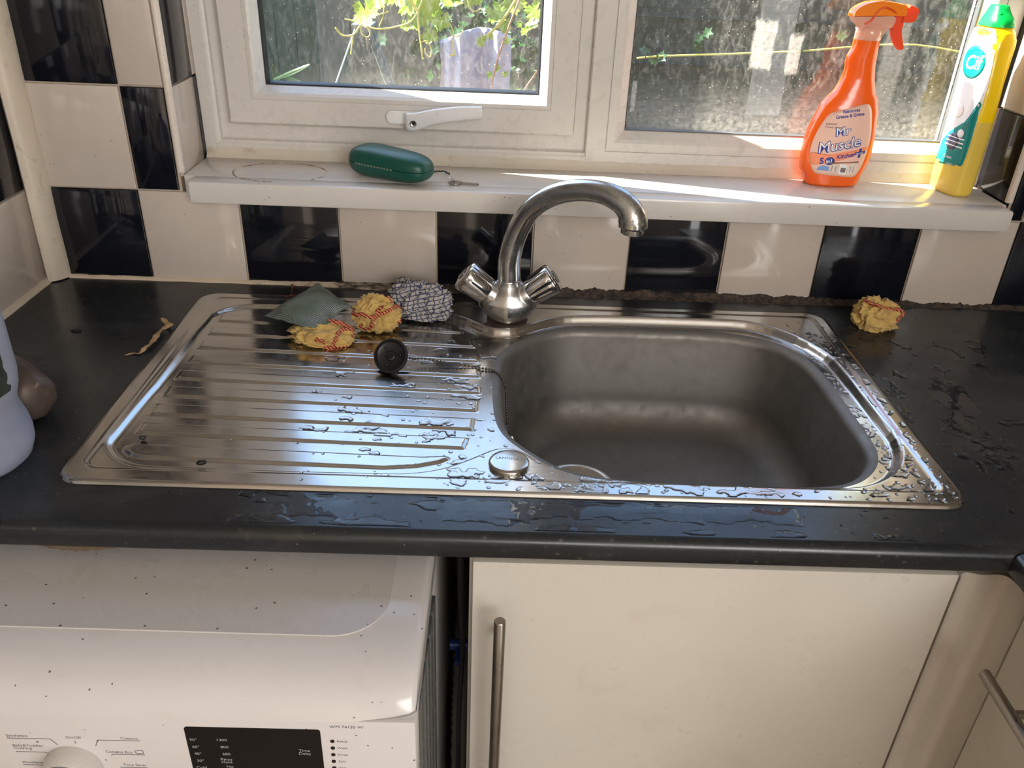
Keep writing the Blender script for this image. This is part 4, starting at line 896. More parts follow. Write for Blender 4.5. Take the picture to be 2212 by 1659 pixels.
# ------------------------------------------------------------------ cloths
def crumple(c, r, sc, seed, flat=.0, ridg=1.0, div=6, freq=1.0):
    bm = bmesh.new(); bmesh.ops.create_icosphere(bm, subdivisions=div, radius=1)
    for q in bm.verts:
        d = q.co.normalized(); p = d*1.7*freq+Vector((seed, seed*1.7, 0))
        wv = mnoise.noise_vector(p*.9)*.55; p2 = p+wv
        n = mnoise.noise(p2*.8)*.20
        for k, (f_, a) in enumerate(((1.2, .26), (2.3, .13), (4.4, .040), (9, .010))): n += a*ridg*(1-2.4*abs(mnoise.noise(p2*f_+Vector((k*7, 0, 3)))))
        rad = r*(.86+n); q.co = Vector((d.x*rad*sc[0], d.y*rad*sc[1], d.z*rad*sc[2]))
    zmin = flat
    for q in bm.verts:
        q.co += Vector(c)
        if q.co.z < zmin: q.co.z = zmin+.0003*mnoise.noise(q.co*300)
    return bm
def surf_r(bmv, d):
    best = None; bd = -2
    for v_, dv in bmv:
        t = dv.dot(d)
        if t > bd: bd = t; best = v_
    return best
def cloth_mat(name, c0, c1, dark):
    x = NT(name); v = x.coord()
    x.set(col=x.mix(x.ramp(x.noise(45, 5, .7, v), [(.5, 0.0), (.8, .7)]), x.mix(x.noise(30, 4, .6, v), srgb(*c0), srgb(*c1)), srgb(*dark)), rough=.9, sheen=.2)
    x.bump(x.noise(900, 2, .5, v), .5, .0006); return x.m
M_ycloth = cloth_mat('yellow_cloth', (184, 148, 78), (206, 176, 108), (120, 84, 46))
x = NT('red_stitching'); v = x.coord(); wv = x.n('TexWave'); wv.wave_type = 'BANDS'; wv.bands_direction = 'DIAGONAL'; wv.inputs['Scale'].default_value = 105; wv.inputs['Distortion'].default_value = 3; x.l(v, wv.inputs[0])
x.set(col=x.mix(x.ramp(wv.outputs[0], [(.48, 0.0), (.62, 1.0)]), srgb(160, 44, 34), srgb(214, 150, 110)), rough=.85); x.bump(wv.outputs[0], .8, .002); M_red = x.m
def yellow(c, r, sc, seed, paths, label, flat):
    e_ = empty('cleaning_cloth', (c[0], c[1], flat)); tag(e_, label, 'cloth', 'crumpled yellow cleaning cloths')
    bm = crumple(c, r, sc, seed, flat); cv = Vector(c)
    vv = [(q.co.copy(), (q.co-cv).normalized()) for q in bm.verts if q.index % 2 == 0 or True]
    body = MB().bm(bm).build('cloth_body', M_ycloth, e_, smooth=True)
    mb = MB()
    for P in paths:
        pts = []
        for az, el in P: d = Vector((math.cos(R(az))*math.cos(R(el)), math.sin(R(az))*math.cos(R(el)), math.sin(R(el)))); pts.append(d)
        pts = smooth_path(pts, 7); Q = []
        for i, d in enumerate(pts):
            q = surf_r(vv, d.normalized()); Q.append(q+d.normalized()*(.0010+.0005*math.sin(i*1.9))+Vector((.0008*math.sin(i*2.3), 0, .0008*math.cos(i*2.9))))
        for _ in range(4): Q = [(Q[max(i-1, 0)]+Q[i]*2+Q[min(i+1, len(Q)-1)])/4 for i in range(len(Q))]
        Q = [q+(q-cv).normalized()*.0008 for q in Q]
        Q = Q[::3]+[Q[-1]]; QQ = smooth_path(Q, 4); mb.tube(QQ, [.0026+.0006*math.sin(i*1.1) for i in range(len(QQ))], 9)
    mb.build('stitched_edge', M_red, e_, smooth=True)
yellow((.4350, -.1840, .005), .031, (1.28, .92, .50), 3.1, [[(-60, 0), (-50, 15), (-20, 25), (0, 10), (20, 40), (60, 50)], [(-110, -12), (-90, -22), (-60, -12), (-35, -10), (-12, -5), (8, 20), (10, 50)], [(-100, 12), (-80, 2), (-60, -22)]], 'crumpled yellow cloth with red stitching lying half under the green scouring pad', -.004)
yellow((.5040, -.143, .019), .026, (1.15, .88, .95), 8.4, [[(150, 10), (-160, 5), (-130, 20), (-100, 15), (-60, 25), (-20, 30), (10, 20)], [(-150, -25), (-120, -30), (-95, -8), (-80, 30), (-60, 45)], [(-20, -15), (0, 10), (10, 40), (40, 55)]], 'upright crumpled yellow cloth with red edging between the scouring pad and the blue checked cloth', -.003)
yellow((1.2420, -.088, .019), .026, (1.12, .95, .95), 15.2, [[(170, 45), (-140, 52), (-100, 50), (-60, 42), (-35, 32), (-20, 15)], [(-30, 0), (-15, 5), (0, 8), (5, -5), (-15, -8), (-30, -2)]], 'lone crumpled yellow cloth with red stitching on the black worktop right of the sink', .0005)
# blue checked cloth
x = NT('checked_cloth'); v = x.coord(); nz = x.n('TexNoise'); nz.inputs['Scale'].default_value = 34; nz.inputs['Detail'].default_value = 2; x.l(v, nz.inputs[0])
ad = x.n('VectorMath', operation='MULTIPLY_ADD'); x.l(nz.outputs['Color'], ad.inputs[0]); ad.inputs[1].default_value = (.009, .009, .009); x.l(v, ad.inputs[2])
mp = x.n('Mapping'); mp.inputs['Rotation'].default_value = (.3, .2, .7); mp.inputs['Scale'].default_value = (165, 165, 165); x.l(ad.outputs[0], mp.inputs[0]); sp_ = x.n('SeparateXYZ'); x.l(mp.outputs[0], sp_.inputs[0])
lines = None
for k in (0, 2):
    f_ = x.math('ABSOLUTE', x.math('SUBTRACT', x.math('FRACT', sp_.outputs[k]), .5)); m_ = x.math('GREATER_THAN', f_, .385); lines = m_ if lines is None else x.math('MAXIMUM', lines, m_)
c = x.mix(lines, x.mix(x.noise(40, 4), srgb(186, 178, 170), srgb(150, 146, 142)), srgb(62, 66, 92)); c = x.mix(x.ramp(x.noise(28, 5, .7, x.coord(loc=(3, 0, 0))), [(.60, 0.0), (.72, .8)]), c, srgb(104, 66, 40))
x.set(col=c, rough=.9); x.bump(x.noise(700, 2), .5, .0006)
mb = MB().bm(crumple((.5615, -.098, .020), .031, (1.32, .92, .92), 22.0, -.001)); mb.bm(crumple((.5340, -.062, .030), .011, (1.2, 1.0, 1.1), 31.0, -.001, div=5))
o = mb.build('cleaning_cloth', x.m, smooth=True); tag(o, 'crumpled white cloth with a blue check pattern behind the drainer beside the tap', 'cloth')
# green scouring pad draped over the yellow cloth
x = NT('knitted_scourer'); v = x.coord()
mp = x.n('Mapping'); mp.inputs['Scale'].default_value = (420, 420, 420); x.l(x.coord(kind='UV'), mp.inputs[0])
mp.inputs['Scale'].default_value = (46, 46, 1); sp_ = x.n('SeparateXYZ'); x.l(mp.outputs[0], sp_.inputs[0])
kn = x.math('MULTIPLY', x.math('ABSOLUTE', x.math('SINE', x.math('MULTIPLY', sp_.outputs[0], 3.1416))), x.math('ABSOLUTE', x.math('SINE', x.math('ADD', x.math('MULTIPLY', sp_.outputs[1], 3.1416), x.math('MULTIPLY', x.noise(60, 2), 2.0)))))
c = x.mix(x.ramp(kn, [(.1, 0.0), (.55, 1.0)]), srgb(42, 50, 40), x.mix(x.ramp(x.noise(24, 4), [(.35, 0.0), (.65, 1.0)]), srgb(142, 160, 134), srgb(178, 188, 184)))
c = x.mix(x.ramp(x.noise(20, 5, .7, x.coord(loc=(1, 2, 0))), [(.52, 0.0), (.72, .75)]), c, srgb(52, 38, 26))
x.set(col=c, rough=.6, metal=.15); x.bump(kn, .9, .0015); M_pad = x.m
A_, B_, C_, D_ = Vector((.3399, -.1331, .0055)), Vector((.4052, -.0640, .030)), Vector((.4731, -.1245, .0135)), Vector((.4170, -.2190, .0330))
n_ = 56; vs = []; uvs = []
for s in (0, 1):
    for j in range(n_+1):
        for i in range(n_+1):
            a, b = i/n_, j/n_; p = A_*(1-a)*(1-b)+B_*a*(1-b)+C_*a*b+D_*(1-a)*b     # A->B along a, A->D along b
            ed_ = min(a, 1-a, b, 1-b); z = .016*math.sin(math.pi*a)*math.sin(math.pi*b)+.0042*math.sin(a*7+b*3)*ed_*3+.0022*mnoise.noise(Vector((a*5, b*5, 1)))
            th_ = .0022*min(1, (ed_*16+.25)); e3 = .0012*mnoise.noise(Vector((a*30, b*30, 9))) if ed_ < .001 else 0
            z += -.010*math.exp(-((a-.32)**2+(b-1)**2)*30)+.010*math.exp(-((a-.75)**2+(b-1)**2)*22)
            vs.append((p.x+e3, p.y+e3, p.z+z+(th_ if s == 0 else -th_))); uvs.append((a, b))
fs = []; m_ = (n_+1)**2
for j in range(n_):
    for i in range(n_): a = j*(n_+1)+i; fs.append((a, a+n_+1, a+n_+2, a+1)); fs.append((a+m_, a+1+m_, a+n_+2+m_, a+n_+1+m_))
for k in range(n_):
    for a, b in ((k, k+1), (n_*(n_+1)+k+1, n_*(n_+1)+k), ((k+1)*(n_+1), k*(n_+1)), (k*(n_+1)+n_, (k+1)*(n_+1)+n_)): fs.append((a, b, b+m_, a+m_))
o = pydata('scouring_pad', vs, fs, M_pad, smooth=True); uv = o.data.uv_layers.new(name='UV')
for lp in o.data.loops: uv.data[lp.index].uv = uvs[lp.vertex_index]
tag(o, 'square grey-green knitted scouring pad draped over the yellow cloth on the drainer', 'scouring pad')

# ------------------------------------------------------------------ glasses case with key
x = NT('green_leatherette'); x.set(col=x.mix(x.noise(50, 3), srgb(12, 68, 58), srgb(18, 82, 70)), rough=.36); x.bump(x.noise(520, 3, .6), .22, .0006); M_case = x.m
gc = empty('glasses_case', (0, 0, 0)); tag(gc, 'dark green hard glasses case lying on the windowsill', 'glasses case')
LC, WC, HC = .1360, .0600, .0440
def case_ring(s, half):
    """cross-section ring at position s in -1..1 along the length; half 0 = lower shell, 1 = lid"""
    k = max(0, 1-abs(s)**4.6)**.5; w_ = WC/2*(.34+.66*k)*(1-.10*s); hh = HC/2*(.30+.70*max(0, 1-abs(s)**4.2)**.5)*(1-.10*s); out = []
    for i in range(25):
        a = math.pi*i/24; ca, sa = math.cos(a), math.sin(a); X = w_*math.copysign(abs(ca)**.72, ca); Z = hh*abs(sa)**.80
        out.append((s*LC/2, X, HC/2+(Z if half else -Z)*(1.0 if half else .98)+(.0004 if half else -.0004)))
    return out
for half, nm in ((0, 'lower_shell'), (1, 'lid')):
    rs = [case_ring(math.sin(math.pi/2*t/22), half) for t in range(-22, 23)]
    mb = MB().rings(rs, closed=True); o = mb.build(nm, M_case, gc, auto=50); o.matrix_parent_inverse = Matrix(); 
    if half: lid = o
mb = MB()
for k in range(12): s = -.62+.085*k; y_c = -WC/2*(.34+.66*(1-abs(s)**4.6)**.5)*(1-.10*s); mb.box(s*LC/2-.0017, s*LC/2+.0017, y_c-.0011, y_c+.002, HC/2-.0009, HC/2+.0009, .0003)
o = mb.build('hinge', plain('brass_hinge', (200, 194, 178), .3, .8), gc); o.matrix_parent_inverse = Matrix()
# embossed oval badge
mb = MB(); pts = [(.004+.018*math.cos(R(a)), .004+.008*math.sin(R(a))) for a in range(0, 361, 12)]
def lidz(a, b):
    s = a/(LC/2); w_ = WC/2*(.34+.66*max(0, 1-abs(s)**4.6)**.5)*(1-.10*s); hh = HC/2*(.30+.70*max(0, 1-abs(s)**4.2)**.5)*(1-.10*s); q = min(1, abs(b/w_))**(1/.72); return HC/2+hh*max(0, 1-q*q)**.4
mb.tube([(a, b, lidz(a, b)+.0001) for a, b in pts], .0004, 6)
for k in range(9): a = -.010+.0035*k; mb.tube([(a, .001, lidz(a, .001)+.0001), (a+.0012*(k % 2), .007, lidz(a, .007)+.0001)], .00035, 5)
o = mb.build('embossed_badge', plain('dark_emboss', (10, 60, 50), .4), lid); o.matrix_parent_inverse = Matrix()
gc.location = (.5105, .0190, .1694); gc.rotation_euler = (0, 0, R(-31))
kr = empty('key_ring', (.590, .012, .1692)); tag(kr, 'small silver key on a ring with a black strap beside the green glasses case', 'key')
mb = MB(); sheet(mb, 10, 3, lambda s, t: (.5715+.026*s, .0085+.004*s+.006*t, .1815+.004*math.sin(s*3.0)-.003*s+.001*t), .0012); st_ = mb.build('strap', plain('black_webbing', (34, 32, 30), .7), kr, smooth=True)
mb = MB()
for a in (.28, .45): sheet(mb, 2, 1, lambda s, t: (.5715+.026*(a+.12*s), .0080+.004*(a+.12*s)+.0045*t, .1830+.004*math.sin((a+.12*s)*3.0)-.003*a), .0006)
mb.build('yellow_print', plain('yellow_print', (196, 180, 60), .6), st_)
mb = MB(); P = []
rc_ = Vector((.5965, .0080, .1790)); ru = Vector((.80, -.35, -.45)).normalized(); rw = Vector((.1, .85, -.25)).normalized()
for k in range(41): a = 2*math.pi*k/40; P.append(rc_+ru*.0105*math.cos(a)+rw*.0095*math.sin(a))
mb.tube(P, .0007, 8, caps=False); mb.build('split_ring', M_chrome, kr, smooth=True)
M_key = plain('nickel_key', (168, 158, 148), .28, 1)
kd = Vector((1, -.10, 0)).normalized(); kn_ = Vector((.10, 1, 0)); ko = Vector((.6060, .0025, .1700))
mb = MB(); hn = 28; out = []; inn = []
for k in range(hn): a = 2*math.pi*k/hn; out.append((.0098*math.cos(a), .0098*math.sin(a))); inn.append((-.0035+.0034*math.cos(a), .0034*math.sin(a)))
f3 = lambda a, b, h: ko+kd*a+kn_*b+Vector((0, 0, h))
mb.rings([[f3(a, b, h) for a, b in P_] for P_, h in ((inn, 0), (out, 0), (out, .0018), (inn, .0018))]+[[f3(a, b, 0) for a, b in inn]], cap0=False, cap1=False)
mb.prism([(.0085, .0035), (.0085, -.0035), (.0125, -.0035), (.0130, -.0026), (.034, -.0026), (.0360, -.0008), (.0345, .0022), (.0325, .0012), (.030, .0024), (.0275, .0010), (.025, .0024), (.022, .0012), (.019, .0026), (.013, .0026), (.0125, .0035)], lambda a, b: f3(a, b, 0), lambda a, b: f3(a, b, .0018))
mb.build('key', M_key, kr, auto=30)

# ------------------------------------------------------------------ orange spray bottle
def interp_prof(P, z): return float(np.interp(z, [p[1] for p in P], [p[0] for p in P]))
BY = .0850
PL = [(1.1560, .1690), (1.1530, .1710), (1.1518, .1789), (1.1478, .1870), (1.1448, .1900), (1.1424, .2000), (1.1417, .2099), (1.1418, .2370), (1.1440, .2500), (1.1484, .2655), (1.1574, .2901), (1.1640, .2990), (1.1713, .3076), (1.1765, .3200), (1.1793, .3297), (1.1805, .3400), (1.1790, .3480), (1.1786, .3561), (1.1800, .3610), (1.1828, .3670), (1.1843, .3740), (1.1848, .3830)]
PR = [(1.2330, .1690), (1.2362, .1710), (1.2385, .1766), (1.2405, .1860), (1.2440, .1950), (1.2470, .2060), (1.2484, .2139), (1.2482, .2400), (1.2475, .2499), (1.2440, .2813), (1.2400, .2950), (1.2379, .3017), (1.2330, .3080), (1.2314, .3133), (1.2274, .3266), (1.2238, .3463), (1.2223, .3658), (1.2218, .3740), (1.2216, .3830)]
PD = [(.0215, .169), (.0242, .172), (.0248, .19), (.0262, .205), (.0265, .25), (.0250, .285), (.0215, .305), (.0185, .33), (.0180, .36), (.0182, .383)]
def bott(z):
    l, r = interp_prof(PL, z), interp_prof(PR, z); return (l+r)/2, (r-l)/2, interp_prof(PD, z)
def mm_front(X, z, off=0):
    c_, a, b = bott(z); q = min(.999, abs((X-c_)/a)); return (X, BY-b*(1-q**2.6)**(1/2.6)-off, z)
x = NT('orange_plastic'); v = x.coord(); x.set(col=srgb(255, 104, 14), rough=.22, coat=.3, sss=.35); x.b.inputs['Subsurface Radius'].default_value = (.03, .01, .004); x.b.inputs['Subsurface Scale'].default_value = .6
M_or = x.m
sb = empty('spray_bottle', (1.195, BY, .1692)); tag(sb, 'orange kitchen cleaner spray bottle with trigger head on the windowsill', 'spray bottle')
rs = []
for z in list(np.arange(.1692, .1722, .001))+list(np.arange(.1730, .3832, .0024)):
    c_, a, b = bott(z); n = 56; e_ = 2.6 if z < .30 else 2.6-.6*min(1, (z-.30)/.04)
    rs.append([(c_+a*math.copysign(abs(math.cos(t))**(2/e_), math.cos(t)), BY+b*math.copysign(abs(math.sin(t))**(2/e_), math.sin(t)), z) for t in [2*math.pi*k/n for k in range(n)]])
bottle = MB().rings(rs).build('bottle_body', M_or, sb, auto=60)
x = NT('clear_pink_plastic'); x.set(col=srgb(255, 196, 172), rough=.12, sss=.2, trans=.35); M_pk = x.m
x = NT('amber_plastic'); x.set(col=srgb(255, 138, 20), rough=.15, sss=.3, coat=.3); x.b.inputs['Subsurface Radius'].default_value = (.02, .01, .002); M_amb = x.m
M_red_o = plain('red_orange_plastic', (236, 74, 24), .25, sss=.15)
mb = MB(); mb.lathe([(.0178, .3815), (.0188, .383), (.0188, .397), (.0175, .3985), (.0150, .404)], (1.2035, BY, 0), (0, 0, 1), 40)
collar = mb.build('collar', M_pk, sb, auto=50)
def slab(mb, poly, hw, bev=.003, y0=BY):
    """rounded solid with the given side outline, hw wide at the middle and narrower at the edge"""
    P = [Vector((p[0], 0, p[1])) for p in poly]; c = sum(P, Vector())/len(P); rs = []
    for sh, y in ((.0, -hw), (.55, -hw*.86), (.86, -hw*.5), (1.0, 0), (.86, hw*.5), (.55, hw*.86), (.0, hw)):
        if sh == 0: sh = .40
        rs.append([Vector((c.x+(p.x-c.x)*(1-bev/.012*(1-sh)*.5), y0+y, c.z+(p.z-c.z)*(1-bev/.012*(1-sh)*.5))) for p in P])
    return mb.rings(rs)
def dense(pts, k=4): return [(p.x, p.z) for p in smooth_path([(a, 0, b) for a, b in pts+[pts[0]]], k)[:-1]]
upper = dense([(1.1692, .4118), (1.1705, .4190), (1.1770, .4255), (1.1880, .4310), (1.2030, .4342), (1.2200, .4340), (1.2360, .4318), (1.2475, .4290), (1.2490, .4160), (1.2350, .4150), (1.2100, .4145), (1.1850, .4130)])
head = slab(MB(), upper, .0125).build('trigger_head', M_amb, sb, auto=60)
lower = dense([(1.1700, .4128), (1.1760, .4050), (1.1848, .3985), (1.1860, .3940), (1.2000, .3935), (1.2190, .3945), (1.2230, .3990), (1.2330, .4000), (1.2345, .4148), (1.2100, .4146)])
slab(MB(), lower, .0112).build('head_skirt', M_pk, sb, auto=60)
slab(MB(), dense([(1.2180, .3855), (1.2250, .3925), (1.2290, .3990), (1.2200, .3995), (1.2170, .3930)], 3), .007).build('locking_tab', M_pk, sb, auto=60)
noz = slab(MB(), dense([(1.2430, .4070), (1.2450, .4190), (1.2510, .4305), (1.2540, .4302), (1.2640, .4262), (1.2655, .4195), (1.2630, .4085), (1.2560, .4062)], 1), .0100).build('nozzle', M_red_o, sb, auto=30)
slab(MB(), dense([(1.2322, .4070), (1.2335, .3990), (1.2390, .3850), (1.2460, .3745), (1.2525, .3688), (1.2578, .3712), (1.2540, .3800), (1.2500, .3900), (1.2478, .3990), (1.2480, .4075), (1.2440, .4180), (1.2345, .4180)]), .0072).build('trigger', M_red_o, sb, auto=60)
mb = MB(); mb.tube(smooth_path([(1.190, BY-.0100, .4030), (1.199, BY-.0112, .4090), (1.2035, BY-.0118, .4190), (1.2120, BY-.0122, .4255), (1.2230, BY-.0120, .4235), (1.2330, BY-.0110, .4180)], 5), .0016, 8); mb.build('spring', M_red_o, head, smooth=True)
# front label
LP = [(1.1476, .2230), (1.1500, .2080), (1.1560, .1950), (1.1600, .1905), (1.1650, .1885), (1.1950, .1866), (1.2190, .1852), (1.2240, .1865), (1.2280, .1920), (1.2325, .2080), (1.2350, .2280), (1.2348, .2500), (1.2304, .2700), (1.2262, .2860), (1.2215, .2940), (1.2160, .2960), (1.1930, .2895), (1.1710, .2825), (1.1640, .2780), (1.1570, .2650), (1.1500, .2450)]
LP = chaikin(LP, 2)
def patch(poly, off, K=8, fn=mm_front):
    c = (sum(p[0] for p in poly)/len(poly), sum(p[1] for p in poly)/len(poly)); vs = [fn(c[0], c[1], off)]; N_ = len(poly); fs = []
    for k in range(1, K+1):
        for p in poly: q = k/K; vs.append(fn(c[0]+(p[0]-c[0])*q, c[1]+(p[1]-c[1])*q, off if k < K or off < .0003 else off))
    for p in poly: vs.append(fn(p[0], p[1], off-.0003))
    for j in range(N_): fs.append((0, 1+j, 1+(j+1) % N_))
    for k in range(K):
        for j in range(N_): a = 1+k*N_+j; b = 1+k*N_+(j+1) % N_; fs.append((a, a+N_, b+N_, b))
    return MB().add(vs, fs)
lab = patch(LP, .0004).build('front_label', plain('label_pink', (240, 196, 178), .3), bottle, smooth=True)
M_navy = plain('label_navy', (34, 60, 150), .3); M_lwhite = plain('label_white', (240, 236, 236), .3); M_lor = plain('label_orange', (250, 150, 110), .35); M_lgrey = plain('label_grey', (120, 112, 116), .4); M_lblue = plain('label_blue', (120, 160, 215), .35)
band = [p for p in chaikin([(1.1478, .2225), (1.1500, .2090), (1.1530, .2005), (1.1800, .2075), (1.2050, .2150), (1.2340, .2260), (1.2350, .2350), (1.2200, .2290), (1.1900, .2230), (1.1650, .2180)], 1)]
patch(band, .0006).build('label_band', M_lor, lab, smooth=True)
def rot(cx, cz, ang, off): 
    ca, sa = math.cos(R(ang)), math.sin(R(ang)); return lambda a, b, h: mm_front(cx+a*ca-b*sa, cz+a*sa+b*ca, off+h)
def lt(t, cx, cz, size, ang, mat, off=.0008, par=lab, **kw): return text_obj(t, 'label_text', mat, size, rot(cx, cz, ang, off), par, extrude=0, **kw)
lt('Mr', 1.1895, .2490, .0188, 10, M_navy, .0007, bold=.0007, xs=1.05); lt('Mr', 1.1895, .2493, .0180, 10, M_lwhite, .0011, xs=1.05)
lt('Muscle', 1.1890, .2273, .0228, 13, M_navy, .0007, bold=.0009, shear=.15, xs=1.0); lt('Muscle', 1.1890, .2278, .0222, 13, M_lwhite, .0011, shear=.15, xs=1.02)
lt('Kitchen', 1.2010, .2160, .0088, 11, M_navy, .0009, bold=.0002, shear=.2)
lt('Removes', 1.1950, .2830, .0068, 10, M_navy, bold=.0002); lt('Grease & Grime', 1.1945, .2760, .0068, 10, M_navy, bold=.0002, xs=.92)
lt('Johnson', 1.1700, .2635, .0048, 4, M_gasket); lt('A Family Company', 1.1740, .2590, .0034, 2, M_gasket)
patch([(1.1785+.0072*math.cos(2*math.pi*k/24), .2098+.0062*math.sin(2*math.pi*k/24)) for k in range(24)], .0007, 3).build('label_badge', M_navy, lab, smooth=True)
lt('5', 1.1668, .2050, .0125, 4, M_navy, .0008, bold=.0005); lt('in1', 1.1783, .2070, .0082, 8, M_lwhite, .0010, bold=.0002)
for P in ([(1.2205, .2160), (1.2240, .2165), (1.2240, .2305), (1.2205, .2300)], [(1.2145, .2205), (1.2305, .2225), (1.2305, .2270), (1.2145, .2250)]): patch([(a, b) for a, b in P], .0007, 3).build('label_cross', M_navy, lab)
lt('99.99%', 1.2223, .2215, .0042, 7, M_lwhite, .0010)
kit = [([(1.1790, .1930), (1.1960, .1905), (1.1960, .2040), (1.1790, .2055)], plain('kit_cream', (222, 206, 196), .4)), ([(1.1955, .1905), (1.2080, .1888), (1.2080, .2050), (1.1955, .2065)], M_lwhite), ([(1.2085, .1892), (1.2235, .1905), (1.2235, .2090), (1.2085, .2060)], plain('kit_cream2', (230, 214, 204), .4)), ([(1.1980, .1935), (1.2060, .1925), (1.2060, .2000), (1.1980, .2005)], M_lgrey), ([(1.1780, .2055), (1.2235, .2085), (1.2235, .2105), (1.1780, .2080)], plain('kit_brown', (120, 84, 70), .4)), ([(1.1620, .1950), (1.1800, .1945), (1.1790, .2010), (1.1700, .2030), (1.1640, .2000)], M_lblue)]
for i, (P, m) in enumerate(kit): patch(P, .0007+.0001*i, 3).build('label_picture', m, lab)
for X in (1.1840, 1.1900, 1.2130, 1.2180): patch([(X-.0003, .1940), (X+.0003, .1940), (X+.0003, .2030), (X-.0003, .2030)], .0014, 2).build('label_picture', M_lgrey, lab)

# ------------------------------------------------------------------ yellow cream cleaner bottle
x = NT('yellow_plastic'); v = x.coord(); sp_ = x.n('SeparateXYZ'); x.l(v, sp_.inputs[0])
x.set(col=x.mix(x.math('GREATER_THAN', sp_.outputs[2], .112), srgb(226, 196, 84), srgb(255, 212, 10)), rough=.25, sss=.3, coat=.2); x.b.inputs['Subsurface Radius'].default_value = (.03, .02, .003); x.b.inputs['Subsurface Scale'].default_value = .5
cf = empty('cleaner_bottle', (0, 0, 0)); tag(cf, 'yellow cream cleaner bottle with green cap at the right end of the windowsill', 'bottle')
# local frame: X = thickness (narrow side faces -Y), label face is -X side
def cif_sec(z):
    wv = np.interp(z, [0, .004, .02, .12, .16, .19, .215, .232, .240], [.0300, .0335, .0345, .0345, .0335, .0330, .0325, .0300, .0215])
    th = np.interp(z, [0, .004, .02, .12, .16, .19, .215, .232, .240], [.0170, .0195, .0205, .0205, .0200, .0215, .0225, .0210, .0165])
    cy = np.interp(z, [0, .10, .15, .20, .24], [0, 0, .003, .008, .010]); cx = np.interp(z, [0, .12, .17, .22, .24], [0, 0, .002, .005, .005]); return wv, th, cx, cy
def cif_ring(z, n=64, ex=3.4):
    wv, th, cx, cy = cif_sec(z); return [(cx+th*math.copysign(abs(math.cos(t))**(2/ex), math.cos(t)), cy+wv*math.copysign(abs(math.sin(t))**(2/ex), math.sin(t)), z) for t in [2*math.pi*k/n for k in range(n)]]
bd = MB().rings([cif_ring(z, ex=3.4 if z < .225 else 2.6) for z in list(np.linspace(0, .006, 4))+list(np.linspace(.01, .240, 70))]).build('bottle_body', x.m, cf, auto=60); bd.matrix_parent_inverse = Matrix()
def cif_face(a, b, off=0):     # a across the wide face (-Y is towards the room), b height
    wv, th, cx, cy = cif_sec(b); q = min(.999, abs(a/wv)); return (cx-th*(1-q**3.4)**(1/3.4)-off, cy+a, b)
cfp = lambda poly, off, K=8: patch(poly, off, K, fn=cif_face)
def par0(o): o.matrix_parent_inverse = Matrix(); return o
P = chaikin([(-.0300, .052), (-.0270, .046), (.0270, .040), (.0305, .050), (.0312, .120), (.0300, .170), (.0300, .228), (.024, .236), (-.018, .236), (-.0262, .228), (-.0300, .200), (-.0310, .170), (-.0310, .120)], 1)
lb = par0(cfp(P, .0004).build('front_label', plain('label_glossy_white', (244, 246, 248), .15), bd, smooth=True))
M_teal = plain('label_teal', (10, 130, 126), .2)
par0(cfp(chaikin([(-.0300, .050), (-.0265, .046), (.0270, .040), (.0300, .055), (.020, .082), (.0, .100), (-.018, .112), (-.0305, .150), (-.0308, .100)], 1), .0006).build('label_swoosh', M_teal, lb, smooth=True))
par0(cfp([(.000+.0225*math.cos(2*math.pi*k/40), .190+.0225*math.sin(2*math.pi*k/40)) for k in range(40)], .0006, 5).build('label_emblem', M_teal, lb, smooth=True))
par0(text_obj('Cif', 'label_text', M_lwhite, .027, lambda a, b, h: cif_face(-a*.98, .1808+b+a*.1, .0009), lb, bold=.0005, shear=.1))
for dx, dz, r_ in ((0, .078, .013), (.004, .122, .010), (-.012, .092, .006)):
    par0(cfp([(dx+r_*math.cos(2*math.pi*k/28), dz+r_*math.sin(2*math.pi*k/28)) for k in range(28)], .0008, 3).build('label_bubble', M_lwhite if dz != .078 else plain('label_hob', (60, 70, 96), .2), lb, smooth=True))
for k in range(3): par0(cfp([(-.022, .0715+.006*k), (.014, .0715+.006*k), (.014, .0735+.006*k), (-.022, .0735+.006*k)], .0010, 3).build('label_picture', M_lwhite, lb))
par0(text_obj('Cream', 'label_text', M_lwhite, .0065, lambda a, b, h: cif_face(-a, .0530+b, .0009), lb))
x = NT('green_cap'); x.set(col=srgb(0, 168, 70), rough=.25, sss=.25); x.b.inputs['Subsurface Radius'].default_value = (.003, .02, .006)
def capring(z, s, dy): wv, th, cx, cy = .0255*s, .0200*s, .005, .010+dy; return [(cx+th*math.copysign(abs(math.cos(t))**(2/2.6), math.cos(t)), cy+wv*math.copysign(abs(math.sin(t))**(2/2.6), math.sin(t)), z) for t in [2*math.pi*k/56 for k in range(56)]]
par0(MB().rings([capring(z, s_, dy) for z, s_, dy in ((.2385, .98, 0), (.2388, 1.0, 0), (.244, .97, 0), (.2500, .84, .001), (.2560, .68, .003), (.2610, .58, .004), (.2650, .52, .005), (.2665, .44, .005))]).build('cap', x.m, cf, auto=50))
par0(MB().box(-.006, .010, -.0035, .000, .2552, .2566, .0005).build('cap_hinge', x.m, cf))
cf.location = (1.3775, .0620, .1692); cf.rotation_euler = (0, 0, R(13))

